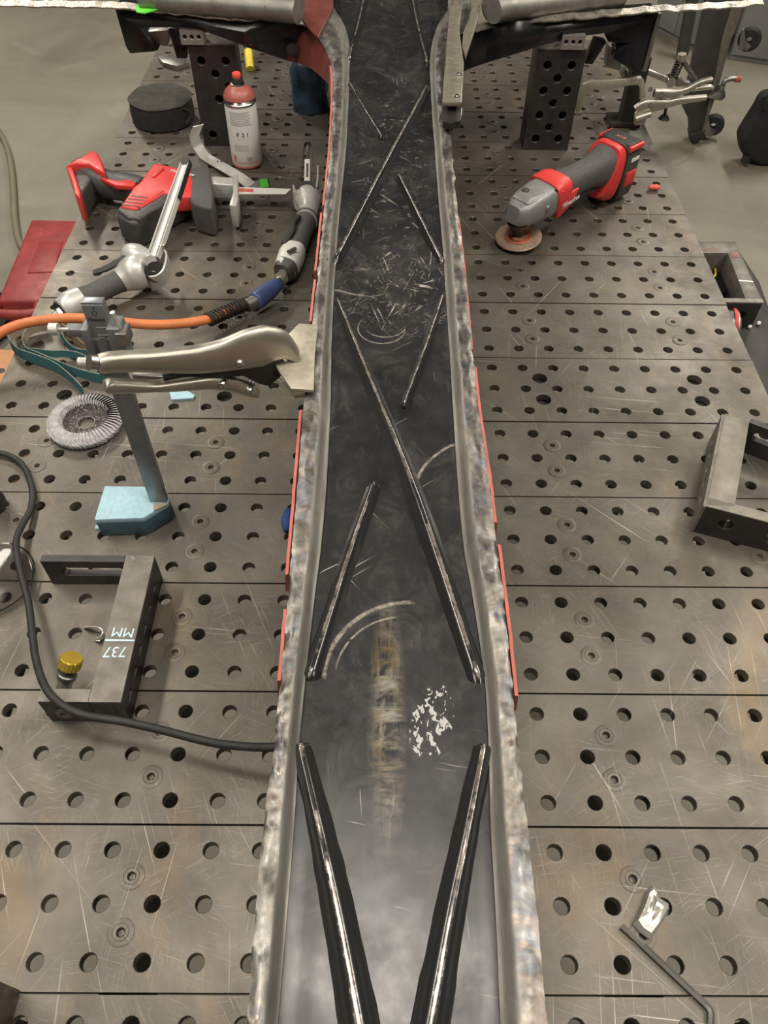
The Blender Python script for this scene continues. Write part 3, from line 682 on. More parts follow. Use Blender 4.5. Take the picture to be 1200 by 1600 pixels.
# ---------------------------------------------------------------- flap disc
fc = P(134, 659, .006); fd = thing('flap_disc', (fc.x, fc.y, 0), 'grey sanding flap disc lying by the column of the height gauge', 'disc')
mb = MB(); R0, R1 = .056, .0325; nf = 56; vs = []; fs = []
for k in range(nf):
    a0, a1 = 2 * PI * k / nf, 2 * PI * (k + 1.25) / nf
    for ang, dz in ((a0, .0042), (a1, 0)):
        for r, z in ((R1, .0085), (R1 + .004, .0155), (R0 - .006, .0135), (R0, .008), (R0 - .001, .002)):
            rr = r + random.uniform(-.0006, .0006); vs.append(fc.xyz * 0 + Vector((fc.x + rr * math.cos(ang), fc.y + rr * math.sin(ang), z + dz)))
    o_ = k * 10; fs += [(o_ + i, o_ + i + 1, o_ + 6 + i, o_ + 5 + i) for i in range(4)]
fm = MB().add(vs, fs); f_ = part('flap_ring', fm, 'flap_grey', fd, smooth=25); f_['kind'] = 'stuff'
part('backing_rim', MB().lathe([(R1 + .002, .004), (R0 - .003, .001), (R0 - .001, .004), (R0 - .004, .009)], (fc.x, fc.y, 0), n=40), 'tool_dark', fd)
part('backing_cup', MB().lathe([(R1 + .001, .0125), (R1 - .001, .008), (R1 - .006, .0045), (.016, .003), (.0135, .0042), (.012, .0042), (.0115, .0006), (R1, .0006)], (fc.x, fc.y, 0), n=36), 'flap_dark', fd)
part('hub_ring', MB().lathe([(.0138, .0038), (.0134, .0050), (.0124, .0050), (.0118, .001)], (fc.x, fc.y, 0), n=28), 'tube_grey', fd)

# ---------------------------------------------------------------- fixture brackets
HB = .05
def slot(cx, cz, l, r): 
    return [(cx - l / 2 + r * math.cos(a), cz + r * math.sin(a)) for a in [PI / 2 + PI * k / 8 for k in range(9)]] + [(cx + l / 2 + r * math.cos(a), cz + r * math.sin(a)) for a in [-PI / 2 + PI * k / 8 for k in range(9)]]
def face_arm(mb, a, b, th, z0, z1, holes):   # vertical plate from a to b (xy), thickness th behind
    a, b = Vector((a.x, a.y, 0)), Vector((b.x, b.y, 0)); ln = (b - a).length; t = (b - a) / ln; n_ = Vector((-t.y, t.x, 0))
    return holed_plate(mb, [(0, z0), (ln, z0), (ln, z1), (0, z1)], holes, th, lambda x, z, q: a + t * x + n_ * q + Vector((0, 0, z)), n=18)
b1 = thing('fixture_bracket', P(200, 1010, 0), 'black U-shaped fixture bracket chalked with a measurement, at left', 'bracket', 'U-shaped fixture brackets')
tl, tr, br2, bl2 = P(191, 872, HB), P(243, 866, HB), P(190, 1095, HB), P(141, 1082, HB)
main = [P(192, 866, HB), P(242, 865, HB), P(189, 1096, HB), P(140, 1096, HB)]
mx0, mx1 = (main[0].x + main[3].x) / 2, (main[1].x + main[2].x) / 2
yN, yS = P(215, 868, HB).y, P(165, 1097, HB).y
def tilt(p, o=Vector((0, 0, 0))): return p
dx = (P(242, 865, HB).x - P(189, 1095, HB).x) / (yN - yS)           # lean of the bar in plan
X = lambda y, off: P(189, 1095, HB).x + dx * (y - yS) + off
bw = P(189, 1095, HB).x - P(141, 1085, HB).x
main = [(X(yN, -bw), yN, HB), (X(yN, 0), yN, HB), (X(yS, 0), yS, HB), (X(yS, -bw), yS, HB)]
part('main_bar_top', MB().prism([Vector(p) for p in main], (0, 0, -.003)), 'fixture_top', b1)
mb = MB(); A_, B_ = Vector((X(yS, 0), yS, 0)), Vector((X(yN, 0), yN, 0)); ln = (B_ - A_).length
face_arm(mb, A_, B_, .010, .0006, HB - .003, [slot(.02 + i * .028, .026, .010, .0035) for i in range(6)])
part('outer_wall', mb, 'fixture_black', b1, smooth=30)
mb = MB().prism([Vector((X(yN, -bw), yN, HB - .003)), Vector((X(yN, -.0105), yN, HB - .003)), Vector((X(yS, -.0105), yS, HB - .003)), Vector((X(yS, -bw), yS, HB - .003))], (0, 0, -(HB - .0036)))
part('main_bar', mb, 'fixture_black', b1)
fa = P(64, 872, HB); mb = MB(); fR = Vector((X(yN, -bw) - .0006, yN - .010, 0)); fL = Vector((fa.x, yN - .010, 0)); ln = fR.x - fL.x
face_arm(mb, fL, fR, .0098, .0006, HB, [slot(ln * .58, .028, ln * .62, .0085)])
part('slotted_arm', mb, 'fixture_black', b1, smooth=30)
na = P(58, 1097, HB); mb = MB(); nR = Vector((X(yS, -bw) - .0006, yS, 0)); nL = Vector((na.x, yS, 0)); nt_ = .015
face_arm(mb, nL, nR, nt_, .0006, HB - .002, [(.022, .024, .006), (.075, .024, .007)])
part('near_arm', mb, 'fixture_black', b1, smooth=30)
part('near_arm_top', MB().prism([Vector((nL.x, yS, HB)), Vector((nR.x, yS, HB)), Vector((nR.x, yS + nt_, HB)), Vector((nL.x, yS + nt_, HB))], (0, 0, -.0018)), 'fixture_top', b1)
p = Vector((nL.x + .022, yS - .0005, .024)); part('bolt', MB().lathe([(.0095, .001), (.0095, -.0025), (.0055, -.003), (.005, .004), (0, .004)], p, (0, 1, 0), 16), 'fixture_top', b1)
cz = HB + .0004; yl = P(180, 1001, HB).y
part('chalk_line', MB().prism([Vector((X(yl, -bw + .001), yl + .0016, cz)), Vector((X(yl, 0), yl + .0012, cz)), Vector((X(yl, 0), yl - .0008, cz)), Vector((X(yl, -bw + .001), yl - .0008, cz))], (0, 0, -.0003)), 'chalk', b1)
text('chalk_mark', 'MM', .017, (X(yl, -bw * .45), yl + .011, HB), (-1, .05, 0), (0, -1, 0), 'chalk', b1, width=.024)
text('chalk_mark', '737', .019, (X(yl, -bw * .55), yl - .014, HB), (-1, -.02, 0), (0, -1, 0), 'chalk', b1, width=.025)

b2 = thing('fixture_bracket', P(1130, 760, 0), 'worn U-shaped fixture bracket at the right edge of the table', 'bracket', 'U-shaped fixture brackets')
HB2 = .055
q0, q1, q2, q3 = P(1133, 646, HB2), P(1171, 659, HB2), P(1148, 792, HB2), P(1104, 790, HB2)
part('main_bar_top', MB().prism([q0, q1, q2, q3], (0, 0, -.003)), 'worn_plate', b2, bevel=.0006)
part('main_bar', MB().prism([q + Vector((0, 0, -.0035)) for q in (q0, q1, q2, q3)], (0, 0, -(HB2 - .0045))), 'dull_steel', b2)
mb = MB(); off = (q0 - q3).normalized(); nn = Vector((off.y, -off.x, 0)) * -.004; ln = (Vector((q0.x, q0.y, 0)) - Vector((q3.x, q3.y, 0))).length
face_arm(mb, Vector((q0.x, q0.y, 0)) - Vector((.0042, 0, 0)), Vector((q3.x, q3.y, 0)) - Vector((.0042, 0, 0)), .004, .0006, HB2 - .001, [(.03 + i * .03, .027, .007) for i in range(int((ln - .04) / .03) + 1)])
part('outer_wall', mb, 'fixture_top', b2, smooth=30)
r0, r1 = P(1105, 791, HB2), P(1225, 822, HB2); dr = (r1 - r0).normalized(); r1 = r0 + dr * .125
mb = MB(); face_arm(mb, r0, r1, .016, .0006, HB2 - .002, [(.032, .030, .0095), (.092, .026, .0095)]); part('near_arm', mb, 'fixture_black', b2, smooth=30)
nrm = Vector((-dr.y, dr.x, 0)) * .016
part('near_arm_top', MB().prism([r0 + Vector((0, 0, 0)), r1, r1 + nrm, r0 + nrm], (0, 0, -.0018)), 'worn_plate', b2)
s0, s1 = P(1171, 660, HB2), P(1250, 690, HB2); ds = (s1 - s0).normalized(); s1 = s0 + ds * .13
mb = MB(); face_arm(mb, s0, s1, .010, .0006, HB2, [slot(.062, .034, .085, .0075)]); part('slotted_arm', mb, 'fixture_black', b2, smooth=30)

# bottom-left block
b3 = P(33, 1547, 0); c0 = b3 + Vector((-.05, -.055, 0))
t = thing('steel_block', c0, 'rusty dark steel block cut off by the lower left corner', 'block')
part('block_body', MB().box((c0.x, c0.y, .0605), (.10, .11, .119)), 'rusty_block', t, bevel=.0012)
part('block_top', MB().box((c0.x, c0.y, .121), (.098, .108, .0016)), 'fixture_top', t, bevel=.0005)

# clamp pin with the knurled yellow knob
k0, k1, k2, k3 = P(96, 1088, .003), P(100, 1067, .018), P(103, 1055, .028), P(110, 1036, .042)
ax = (k3 - k0).normalized(); kp = thing('clamp_pin', (k0.x, k0.y, 0), 'silver clamping pin with knurled yellow knob inside the chalked bracket', 'pin')
part('sleeve', MB().cyl(k0, k0 + ax * .026, .0082, 20), 'nickel', kp)
mb = MB(); pr_ = []
part('collar', MB().lathe([(0, 0), (.0100, 0), (.0108, .0015), (.0108, .006), (.0095, .0075), (0, .0075)], k0 + ax * .0262, ax, 26), 'dull_steel', kp)
part('stem', MB().cyl(k0 + ax * .033, k0 + ax * .042, .005, 12), 'dark_steel', kp)
kn = MB(); n = 40; zax = ax; xx = zax.orthogonal().normalized(); yy_ = zax.cross(xx); vs = []
for r, h in ((.002, .0415), (.0110, .0415), (.0122, .043), (.0122, .054), (.0112, .0555), (.002, .0555)):
    for k in range(n):
        rr = r + (.0006 if k % 2 and r > .01 else 0); vs.append(k0 + zax * h + (xx * math.cos(2 * PI * k / n) + yy_ * math.sin(2 * PI * k / n)) * rr)
kn.add(vs, [(i * n + k, i * n + (k + 1) % n, (i + 1) * n + (k + 1) % n, (i + 1) * n + k) for i in range(5) for k in range(n)] + [tuple(range(5 * n, 6 * n))])
part('knob', kn, 'yellow_knob', kp, 'knurled yellow knob', smooth=20)

# curled offcut beside the bracket
pts = spline([P(u, v, z) for u, v, z in ((131, 981, .004), (142, 980, .008), (155, 982, .012), (160, 988, .010), (156, 996, .008), (148, 1000, .004), (156, 1002, .002))], 5)
solo('metal_offcut', MB().ribbon(pts, (.004, -.004, .010), .0012), 'foil', (pts[-1].x, pts[-1].y, 0), 'small curled bright offcut touching the chalked bracket', 'offcut')

# ---------------------------------------------------------------- black cable, handle and clear lid at the left edge
cb = [(-60, 722, .006), (-20, 708, .006), (12, 711, .007), (36, 728, .008), (50, 762, .008), (48, 795, .008), (34, 822, .014), (25, 848, .019), (31, 890, .021), (44, 940, .024), (50, 985, .030), (56, 1030, .042), (70, 1072, .057), (92, 1098, .062), (130, 1117, .06), (190, 1127, .058), (250, 1140, .058), (330, 1160, .062), (390, 1167, .072), (440, 1167, .08), (520, 1165, .06), (600, 1150, .01)]
pts = spline([P(*q) for q in cb], 6)
solo('black_cable', MB().tube(pts, .0044, 12), 'black_rubber', (pts[0].x, pts[0].y, 0), 'thick black rubber cable crossing the left bracket and running under the panel', 'cable')
q = P(-8, 792, 0); q1 = P(-22, 716, .055)
solo('torch_handle', MB().loft([q + Vector((0, 0, .0005)), q + Vector((0, 0, .010)), q.lerp(Vector((q.x - .004, q.y, .055)), .5), Vector((q.x - .004, q.y, .07))], [.034, .036, .033, .028], up=(0, 1, 0), n=22), 'black_rubber', (q.x, q.y, 0), 'dark upright handle at the left edge inside the loop of cable', 'handle')
q = P(-12, 912, 0); q.x += .0
solo('clear_lid', MB().lathe([(.0, .004), (.046, .004), (.052, .0055), (.0545, .012), (.0565, .0125), (.0565, .0112), (.0535, .004), (.050, .0006), (0, .0006)], (q.x, q.y, 0), n=48), 'clear', (q.x, q.y, 0), 'round clear plastic lid under the black cable', 'lid')

# ---------------------------------------------------------------- foil scrap and hex key
fo = [(1014, 1388), (1022, 1380), (1028, 1386), (1031, 1399), (1047, 1410), (1049, 1418), (1034, 1444), (1018, 1466), (1003, 1454), (991, 1441), (1000, 1425), (1008, 1406)]
cpx = (1019, 1424); vs = []; n = len(fo); RG = 5
for r in range(RG + 1):
    for k in range(n):
        u = cpx[0] + (fo[k][0] - cpx[0]) * r / RG; v = cpx[1] + (fo[k][1] - cpx[1]) * r / RG
        p = P(u, v, .010); p.z = .010 + .0035 * mnoise.noise(Vector((u * .09, v * .09, 1))) + .0015 * mnoise.noise(Vector((u * .25, v * .25, 4))) - (.0055 if r == RG else 0); vs.append(p)
fs = [(r * n + k, r * n + (k + 1) % n, (r + 1) * n + (k + 1) % n, (r + 1) * n + k) for r in range(RG) for k in range(n)]
mb = MB().add(vs, fs); bt_ = [Vector((v.x, v.y, .0008)) for v in vs[-n:]]; o_ = len(mb.v)
mb.v += bt_; mb.a += [0] * n; mb.f += [(RG * n + k, RG * n + (k + 1) % n, o_ + (k + 1) % n, o_ + k) for k in range(n)] + [tuple(range(o_ + n - 1, o_ - 1, -1))]
solo('metal_scrap', mb, 'foil', (P(1019, 1424).x, P(1019, 1424).y, 0), 'crumpled silver scrap of sheet metal beside the hex key', 'scrap', smooth=25)
hk = [P(972, 1447, .0032), P(1000, 1473, .0032), P(1085, 1553, .0032), P(1104, 1571, .0032), P(1110, 1580, .0032), P(1111, 1592, .0032), P(1108, 1625, .0032)]
solo('hex_key', MB().loft(spline(hk, 4), [.0064] * (len(spline(hk, 4))), n=6), 'dull_steel', hk[0] * 1, 'long steel hex key lying on the near right slats', 'hex key', smooth=25)

# ---------------------------------------------------------------- spray can
cc_ = P(387, 254, 0); sc_ = thing('spray_can', (cc_.x, cc_.y, 0), 'white spray paint can with red cap on the far left of the table', 'spray can')
c = (cc_.x, cc_.y, 0); RR = .0325
part('can_foot', MB().lathe([(RR - .004, .0005), (RR - .001, .001), (RR, .003), (RR - .001, .007)], c, n=36), 'can_red', sc_)
part('can_body', MB().lathe([(RR - .001, .005), (RR, .009), (RR, .126), (RR - .0005, .127)], c, n=40), 'can_white', sc_, 'white printed label')
part('seam_ring', MB().lathe([(RR - .001, .1265), (RR + .001, .128), (RR + .001, .131), (RR - .001, .133), (RR - .002, .137), (RR - .003, .138)], c, n=36), 'bright_steel', sc_)
part('shoulder', MB().lathe([(RR - .0005, .1375), (RR - .001, .143), (RR - .005, .150), (RR - .012, .1565), (.015, .159), (.0135, .1605)], c, n=36), 'can_red', sc_)
part('valve_ring', MB().lathe([(.0138, .159), (.0138, .1625), (.0115, .163), (.0108, .161)], c, n=28), 'bright_steel', sc_)
part('collar', MB().lathe([(.0105, .161), (.0105, .172), (.009, .174), (0, .174)], c, n=24), 'black_rubber', sc_)
part('nozzle', MB().lathe([(.0085, .174), (.0090, .176), (.0090, .1805), (.0080, .182), (0, .182)], c, n=24), 'nozzle_red', sc_)
def can_print(z0, h_, a0, a1, m):
    vs = []; nn_ = 8
    for k in range(nn_ + 1):
        a_ = math.radians(a0 + (a1 - a0) * k / nn_)
        for z in (z0, z0 + h_): vs.append(Vector((c[0] + (RR + .0003) * math.sin(a_), c[1] - (RR + .0003) * math.cos(a_), z)))
    part('print', MB().add(vs, [(2 * k, 2 * k + 2, 2 * k + 3, 2 * k + 1) for k in range(nn_)]), m, sc_)
for i in range(9): can_print(.092 + i * .0032, .0010, -38, 42 - (i * 7) % 13, 'print_grey')
can_print(.066, .015, -24, 34, 'print_white')
for a_, ch_ in ((-13, 'F'), (6, '2'), (22, '1')):
    r_ = math.radians(a_); text('label_print', ch_, .012, (c[0] + (RR + .0006) * math.sin(r_), c[1] - (RR + .0006) * math.cos(r_), .0735), (math.cos(r_), math.sin(r_), 0), (0, 0, 1), 'print_dark', sc_)
for i in range(4): can_print(.040 + i * .0036, .0009, -34, 20, 'print_grey')
can_print(.018, .010, -44, -32, 'print_red'); can_print(.018, .009, 10, 30, 'print_grey'); can_print(.0135, .0015, -50, 50, 'print_red')

# ---------------------------------------------------------------- felt pad and dark blue bag behind
q = P(257, 187, 0); pr = .071
fp = thing('round_pouch', (q.x, q.y, 0), 'round dark felt pouch lying by the left riser', 'pouch')
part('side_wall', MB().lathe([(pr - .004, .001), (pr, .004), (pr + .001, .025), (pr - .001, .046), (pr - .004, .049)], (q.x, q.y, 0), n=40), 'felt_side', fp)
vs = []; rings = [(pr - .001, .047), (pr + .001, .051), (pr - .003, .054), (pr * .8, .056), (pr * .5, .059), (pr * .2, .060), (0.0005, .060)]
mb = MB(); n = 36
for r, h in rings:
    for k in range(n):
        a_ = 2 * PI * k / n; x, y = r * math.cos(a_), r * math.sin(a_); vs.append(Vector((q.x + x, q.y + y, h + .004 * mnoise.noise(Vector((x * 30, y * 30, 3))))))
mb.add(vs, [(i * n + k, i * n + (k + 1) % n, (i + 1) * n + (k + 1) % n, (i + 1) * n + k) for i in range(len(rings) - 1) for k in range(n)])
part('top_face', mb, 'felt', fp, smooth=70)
part('seam', MB().tube([Vector((q.x + .058, q.y - .044, .045)), Vector((q.x + .072, q.y - .028, .028)), Vector((q.x + .060, q.y - .044, .012))], .0015, sub=5), 'felt', fp)
q = P(483, 185, 0)
bb = thing('shop_cloth_bag', (q.x, q.y, 0), 'dark blue wrinkled bag standing behind the left panel edge', 'bag')
mb = MB(); vs = []; n = 28; lv = 9
for i in range(lv):
    z = .001 + .115 * i / (lv - 1)
    for k in range(n):
        a_ = 2 * PI * k / n; r = (.043 + .005 * mnoise.noise(Vector((math.cos(a_) * 2.5, math.sin(a_) * 2.5, z * 40))) + .003 * mnoise.noise(Vector((math.cos(a_) * 6, math.sin(a_) * 6, z * 90)))) * (1 if i < lv - 2 else .8 - .3 * (i - lv + 2))
        vs.append(Vector((q.x + r * math.cos(a_), q.y + .05 + r * .8 * math.sin(a_), z)))
mb.add(vs, [(i * n + k, i * n + (k + 1) % n, (i + 1) * n + (k + 1) % n, (i + 1) * n + k) for i in range(lv - 1) for k in range(n)] + [tuple(range((lv - 1) * n, lv * n)), tuple(range(n - 1, -1, -1))])
part('bag_body', mb, 'blue_bag', bb, smooth=70)
part('bag_tie', MB().tube([Vector((q.x, q.y + .05, .11)), Vector((q.x + .005, q.y + .045, .13)), Vector((q.x - .01, q.y + .04, .135))], .006, sub=4), 'blue_bag', bb)
# yellow marker leaning behind the riser
m0, m1 = AY(389, 106, 1.30), AY(387, 74, 1.30); off_ = m0.z - .004
m0 = P(392, 108, .0); m0 = Vector((-.468, 1.50, .006)); m0 = P(391, 108, .006); m1 = AY(387, 73, m0.y + .06)
ym = thing('yellow_marker', (m0.x, m0.y, 0), 'yellow marker standing behind the left riser', 'marker')
part('barrel', MB().cyl(m0, m0.lerp(m1, .8), .0105, 14), 'yellow_plastic', ym); part('cap', MB().cyl(m0.lerp(m1, .8), m1, .0085, 14, .006), 'black_rubber', ym)
# flat shims behind
q = P(260, 96, 0); solo('steel_shim', MB().prism([P(u, v, .012) for u, v in ((246, 88), (262, 84), (290, 89), (296, 97), (276, 103), (254, 97))], (0, 0, -.0115)), 'dull_steel', (q.x, q.y, 0), 'flat grey steel shim on the far left end of the table', 'shim', bevel=.002)

# ---------------------------------------------------------------- bent strap and green tag
bs = [(310, 196, .062), (304, 212, .040), (309, 228, .018), (318, 242, .004), (326, 248, .003), (350, 262, .010), (375, 277, .012), (392, 290, .004)]
pts = spline([P(*q) for q in bs], 5); wv = [Vector((.020, -.016, .004)) if i < 16 else Vector((.016, .016, 0)) for i in range(len(pts))]
wv = [Vector((.022, .004, .004)).lerp(Vector((.015, .022, 0)), min(1, i / (len(pts) * .6))) for i in range(len(pts))]
bt = thing('bent_strap', (pts[15].x, pts[15].y, 0), 'bent aluminium strap between the riser and the red saw', 'strap')
part('strap_body', MB().ribbon(pts, wv, .0022), 'white_metal', bt)
for u, v, z in ((340, 252, .0125), (346, 252, .0125)): p = P(u, v, z - .002); part('stamped_mark', MB().cyl(p, p + Vector((0, 0, .0006)), .0022, 8), 'print_dark', bt)
gp = [P(u, v, .006) for u, v in ((406, 281), (417, 279), (420, 291), (407, 293))]
gt = thing('taped_strip', (gp[3].x, gp[3].y, 0), 'thin metal strip end wrapped in green beside the saw blade', 'strip')
part('tape_wrap', MB().prism(gp, (0, 0, -.0055)), 'green_tag', gt); 
part('strip_body', MB().prism([P(u, v, .005) for u, v in ((385, 289), (418, 276), (419, 279), (407, 284), (407, 292), (388, 294))], (0, 0, -.004)), 'dull_steel', gt)

# ---------------------------------------------------------------- red reciprocating saw
q = P(240, 320, 0); sw = thing('reciprocating_saw', (q.x, q.y, 0), 'red and black cordless saw lying on its side by the left sander', 'saw')
def pz(l, z, zb, mat_, name, bev=.004, lab=None): return part(name, MB().prism([P(u, v, z) for u, v in l], (0, 0, zb - z)), mat_, sw, lab, bevel=bev, seg=3, smooth=50)
lower = [(179, 328), (186, 316), (208, 290), (236, 262), (242, 258), (300, 266), (301, 288), (300, 300), (285, 306), (255, 305), (246, 316), (214, 332), (206, 340)]
pz([(180, 334), (208, 296), (240, 266), (300, 272), (301, 298), (262, 318), (250, 328), (214, 348), (198, 346)], .052, .001, 'tool_dark', 'motor_housing', .007)
pz([(187, 322), (208, 292), (222, 278), (237, 258), (244, 254), (299, 266), (301, 284), (299, 306), (270, 308), (256, 299), (244, 309), (212, 326)], .062, .030, 'tool_red', 'red_housing', .005)
pz([(182, 327), (188, 320), (211, 326), (244, 309), (256, 299), (268, 304), (252, 322), (216, 342), (208, 339), (200, 340)], .058, .012, 'tool_dark', 'housing_trim', .004)
for i in range(4):
    u0, v0 = 191 + i * 5, 318.5 - i * 4.6
    part('vent_slot', MB().prism([P(u, v, .0625) for u, v in ((u0, v0), (u0 + 27 - i * .5, v0 + 3), (u0 + 26, v0 + 4.6), (u0 - 1.2, v0 + 1.8))], (0, 0, -.0012)), 'primer_dark', sw)
part('ridge', MB().prism([P(u, v, .0645) for u, v in ((254, 261), (257, 262), (241, 276), (237, 275))], (0, 0, -.003)), 'tool_red', sw, bevel=.0006)
pz([(288, 290), (292, 264), (322, 256), (327, 260), (333, 300), (332, 324), (323, 325), (300, 318)], .060, .001, 'grip_grey', 'front_boot', .006)
hp = spline([P(u, v, z) for u, v, z in ((222, 300, .036), (200, 293, .036), (180, 290, .036), (158, 284, .038), (140, 273, .040), (128, 265, .040))], 5)
part('handle', MB().loft(hp, [(.050 + .012 * abs(i / (len(hp) - 1) - .55) ** 1.5, .050) for i in range(len(hp))], n=18, e=2.6), 'tool_dark', sw, smooth=60)
part('trigger_inlay', MB().prism([P(u, v, .0600) for u, v in ((155, 277), (185, 282), (204, 279), (214, 284), (208, 291), (180, 289))], (0, 0, -.010)), 'tool_red', sw, bevel=.002)
part('selector_switch', MB().prism([P(u, v, .064) for u, v in ((213, 283), (221, 277), (222, 280), (215, 287))], (0, 0, -.010)), 'black_rubber', sw, bevel=.001)
pz([(103, 257), (128, 244), (143, 233), (152, 238), (160, 252), (164, 269), (150, 264), (138, 256), (120, 254)], .072, .022, 'tool_red', 'battery_socket', .004)
pz([(102, 258), (112, 258), (118, 275), (126, 300), (124, 309), (116, 302), (112, 284)], .066, .012, 'tool_red', 'socket_lip', .003)
pz([(111, 258), (125, 253), (138, 258), (142, 280), (127, 303), (120, 290)], .056, .010, 'tool_dark', 'handle_base', .004)
b0, b1_ = P(372, 291, .030), P(447, 297, .030)
part('blade', MB().prism([P(u, v, .034) for u, v in ((368, 292), (455, 295), (446, 303), (430, 303), (368, 303))], (0, 0, -.0014)), 'white_paint', sw)
part('blade_print', MB().prism([P(u, v, .0344) for u, v in ((372, 294), (396, 295), (396, 300), (372, 299))], (0, 0, -.0006)), 'print_red', sw)
pz([(329, 275), (364, 277), (366, 289), (330, 287)], .050, .020, 'white_metal', 'shoe_arm', .002)
part('shoe', MB().prism([P(u, v, .052) for u, v in ((363, 274), (371, 270), (372, 312), (369, 322), (358, 320), (364, 300))], (0, 0, -.045)), 'white_metal', sw, bevel=.002)
part('blade_clamp', MB().cyl(P(332, 297, .028), P(362, 299, .028), .011, 16), 'black_rubber', sw)
text('brand_mark', 'Milwaukee', .013, P(285, 270, .0624), P(300, 273, .06) - P(270, 267, .06), (0, 1, 0), 'print_white', sw, width=.052)
text('size_mark', 'M12', .012, AY(189, 342, P(182, 334, .052).y - .001), (.6, -.4, 0), (0, 0, 1), 'print_white', sw)
part('badge', MB().prism([P(183, 333, .048), P(191, 341, .048), P(196, 362, .012), P(190, 356, .012)], (.002, .004, .001)), 'case_red', sw)

# ---------------------------------------------------------------- left air belt sander
sa0 = P(110, 478, .028); sl = thing('air_belt_sander', (sa0.x, sa0.y, 0), 'grey air belt sander with its belt arm raised, nearest the red saw', 'sander', 'air belt sanders')
ax_ = [P(96, 487, .028), P(112, 474, .029), P(140, 462, .030), P(170, 447, .031), P(200, 432, .034), P(220, 424, .036)]
part('end_cap', MB().loft([P(95, 487, .028), P(97, 486, .028), P(112, 475, .029), P(128, 468, .029)], [.030, .040, .046, .044], n=22), 'white_metal', sl, smooth=60)
part('end_ring', MB().cyl(P(94, 488, .027), P(101, 484, .027), .0175, 20), 'black_rubber', sl)
part('grip', MB().loft(spline([P(127, 468, .029), P(150, 458, .030), P(175, 445, .031), P(192, 437, .033)], 4), [.040, .039, .038, .0365, .036, .036, .036, .036, .036, .037, .038, .040, .041], n=22), 'grip_grey', sl, smooth=60)
part('head', MB().loft(spline([P(188, 439, .033), P(200, 432, .036), P(214, 425, .040), P(228, 420, .042), P(240, 424, .040)], 4), [.040, .042, .045, .049, .053, .056, .058, .060, .060, .060, .058, .054, .050, .046, .040, .03, .02], n=22), 'white_metal', sl, smooth=60)
part('guard', MB().loft(spline([P(196, 395, .050), P(214, 402, .048), P(232, 414, .044), P(238, 432, .040)], 4), [.030, .036, .041, .044, .046, .046, .045, .043, .040, .036, .032, .028, .022], n=18), 'white_metal', sl, smooth=60)
gd = [P(258, 398, .052), P(263, 405, .05), P(262, 418, .045), P(257, 432, .038), (P(247, 440, .032)), P(236, 441, .03), P(222, 437, .03)]
part('belt_guard', MB().ribbon(spline(gd, 5), (0, -.008, .030), .003), 'white_metal', sl, smooth=60)
whp = P(240, 423, .042); part('drive_wheel', MB().lathe([(0, .016), (.0175, .016), (.0185, .014), (.0185, -.014), (.0175, -.016), (0, -.016)], whp, (.45, -.75, .35), 24), 'black_rubber', sl)
part('pivot_knuckle', MB().lathe([(0, .02), (.010, .02), (.011, .018), (.011, -.016), (0, -.016)], P(231, 406, .058), (.45, -.75, .35), 18), 'white_metal', sl)
a0, a1 = P(240, 402, .058), P(291, 254, .150); ad = (a1 - a0).normalized()
vn = Vector((.85, -.5, .0)); vn = (vn - ad * vn.dot(ad)).normalized()
part('arm', MB().loft([a0, a0.lerp(a1, .5), a1], [(.010, .013)] * 3, up=vn, n=12, e=5), 'white_metal', sl)
sd_ = ad.cross(vn).normalized()
part('belt', MB().ribbon([a0 + vn * .010, a0.lerp(a1, .5) + vn * .0095, a1 + vn * .007, a1 + ad * .006, a1 - vn * .007, a0.lerp(a1, .5) - vn * .0095, a0 - vn * .010], sd_ * .011, .0014), 'white_paint', sl, 'pale worn side of the belt')
part('belt_back_run', MB().ribbon([a0.lerp(a1, .62) + vn * .0108, a1 + vn * .0088], sd_ * .0112, .0014), 'black_rubber', sl)
part('tip_roller', MB().lathe([(0, .006), (.0078, .006), (.0078, -.006), (0, -.006)], a1, sd_, 18), 'dark_steel', sl)
part('tension_screw', MB().cyl(a0.lerp(a1, .12) + vn * .004, a0.lerp(a1, .12) + vn * .016, .004, 12), 'bright_steel', sl)
part('lever', MB().loft(spline([P(197, 402, .056), P(180, 412, .052), P(165, 420, .050), P(146, 426, .046)], 4), [(.012, .008)] * 4 + [(.014, .007)] * 5 + [(.013, .006)] * 4, n=10, e=3), 'black_rubber', sl)
part('air_fitting', MB().cyl(P(84, 498, .024), P(94, 489, .026), .008, 14).cyl(P(92, 490, .026), P(97, 487, .027), .010, 6), 'nickel', sl)

# ---------------------------------------------------------------- right air belt sander
s0_ = P(452, 405, .026); sr = thing('air_belt_sander', (s0_.x, s0_.y, 0), 'air belt sander with the orange hose, pointing away beside the panel', 'sander', 'air belt sanders')
part('end_cap', MB().loft([P(446, 424, .026), P(448, 419, .026), P(455, 402, .027), P(460, 392, .027)], [.036, .042, .046, .042], n=22, e=2.8), 'white_paint', sr, smooth=60)
part('end_ring', MB().loft([P(441, 427, .025), P(449, 418, .026)], [.034, .0435], n=22, e=2.8), 'tool_dark', sr)
part('grip', MB().loft(spline([P(459, 395, .027), P(468, 372, .028), P(476, 350, .029), P(480, 340, .030)], 4), [.040, .040, .039, .039, .039, .039, .039, .040, .040, .041, .042, .043, .044], n=22), 'grip_grey', sr, smooth=60)
part('neck', MB().loft(spline([P(478, 346, .030), P(482, 332, .031), P(482, 318, .033), P(480, 306, .034)], 4), [.044, .042, .039, .037, .036, .037, .039, .042, .046, .050, .052, .052, .048], n=22), 'white_metal', sr, smooth=60)
gd = [P(459, 303, .040), P(462, 312, .036), P(470, 318, .032), P(480, 320, .030), P(490, 315, .032), P(496, 300, .038), P(497, 280, .042), P(497, 272, .044)]
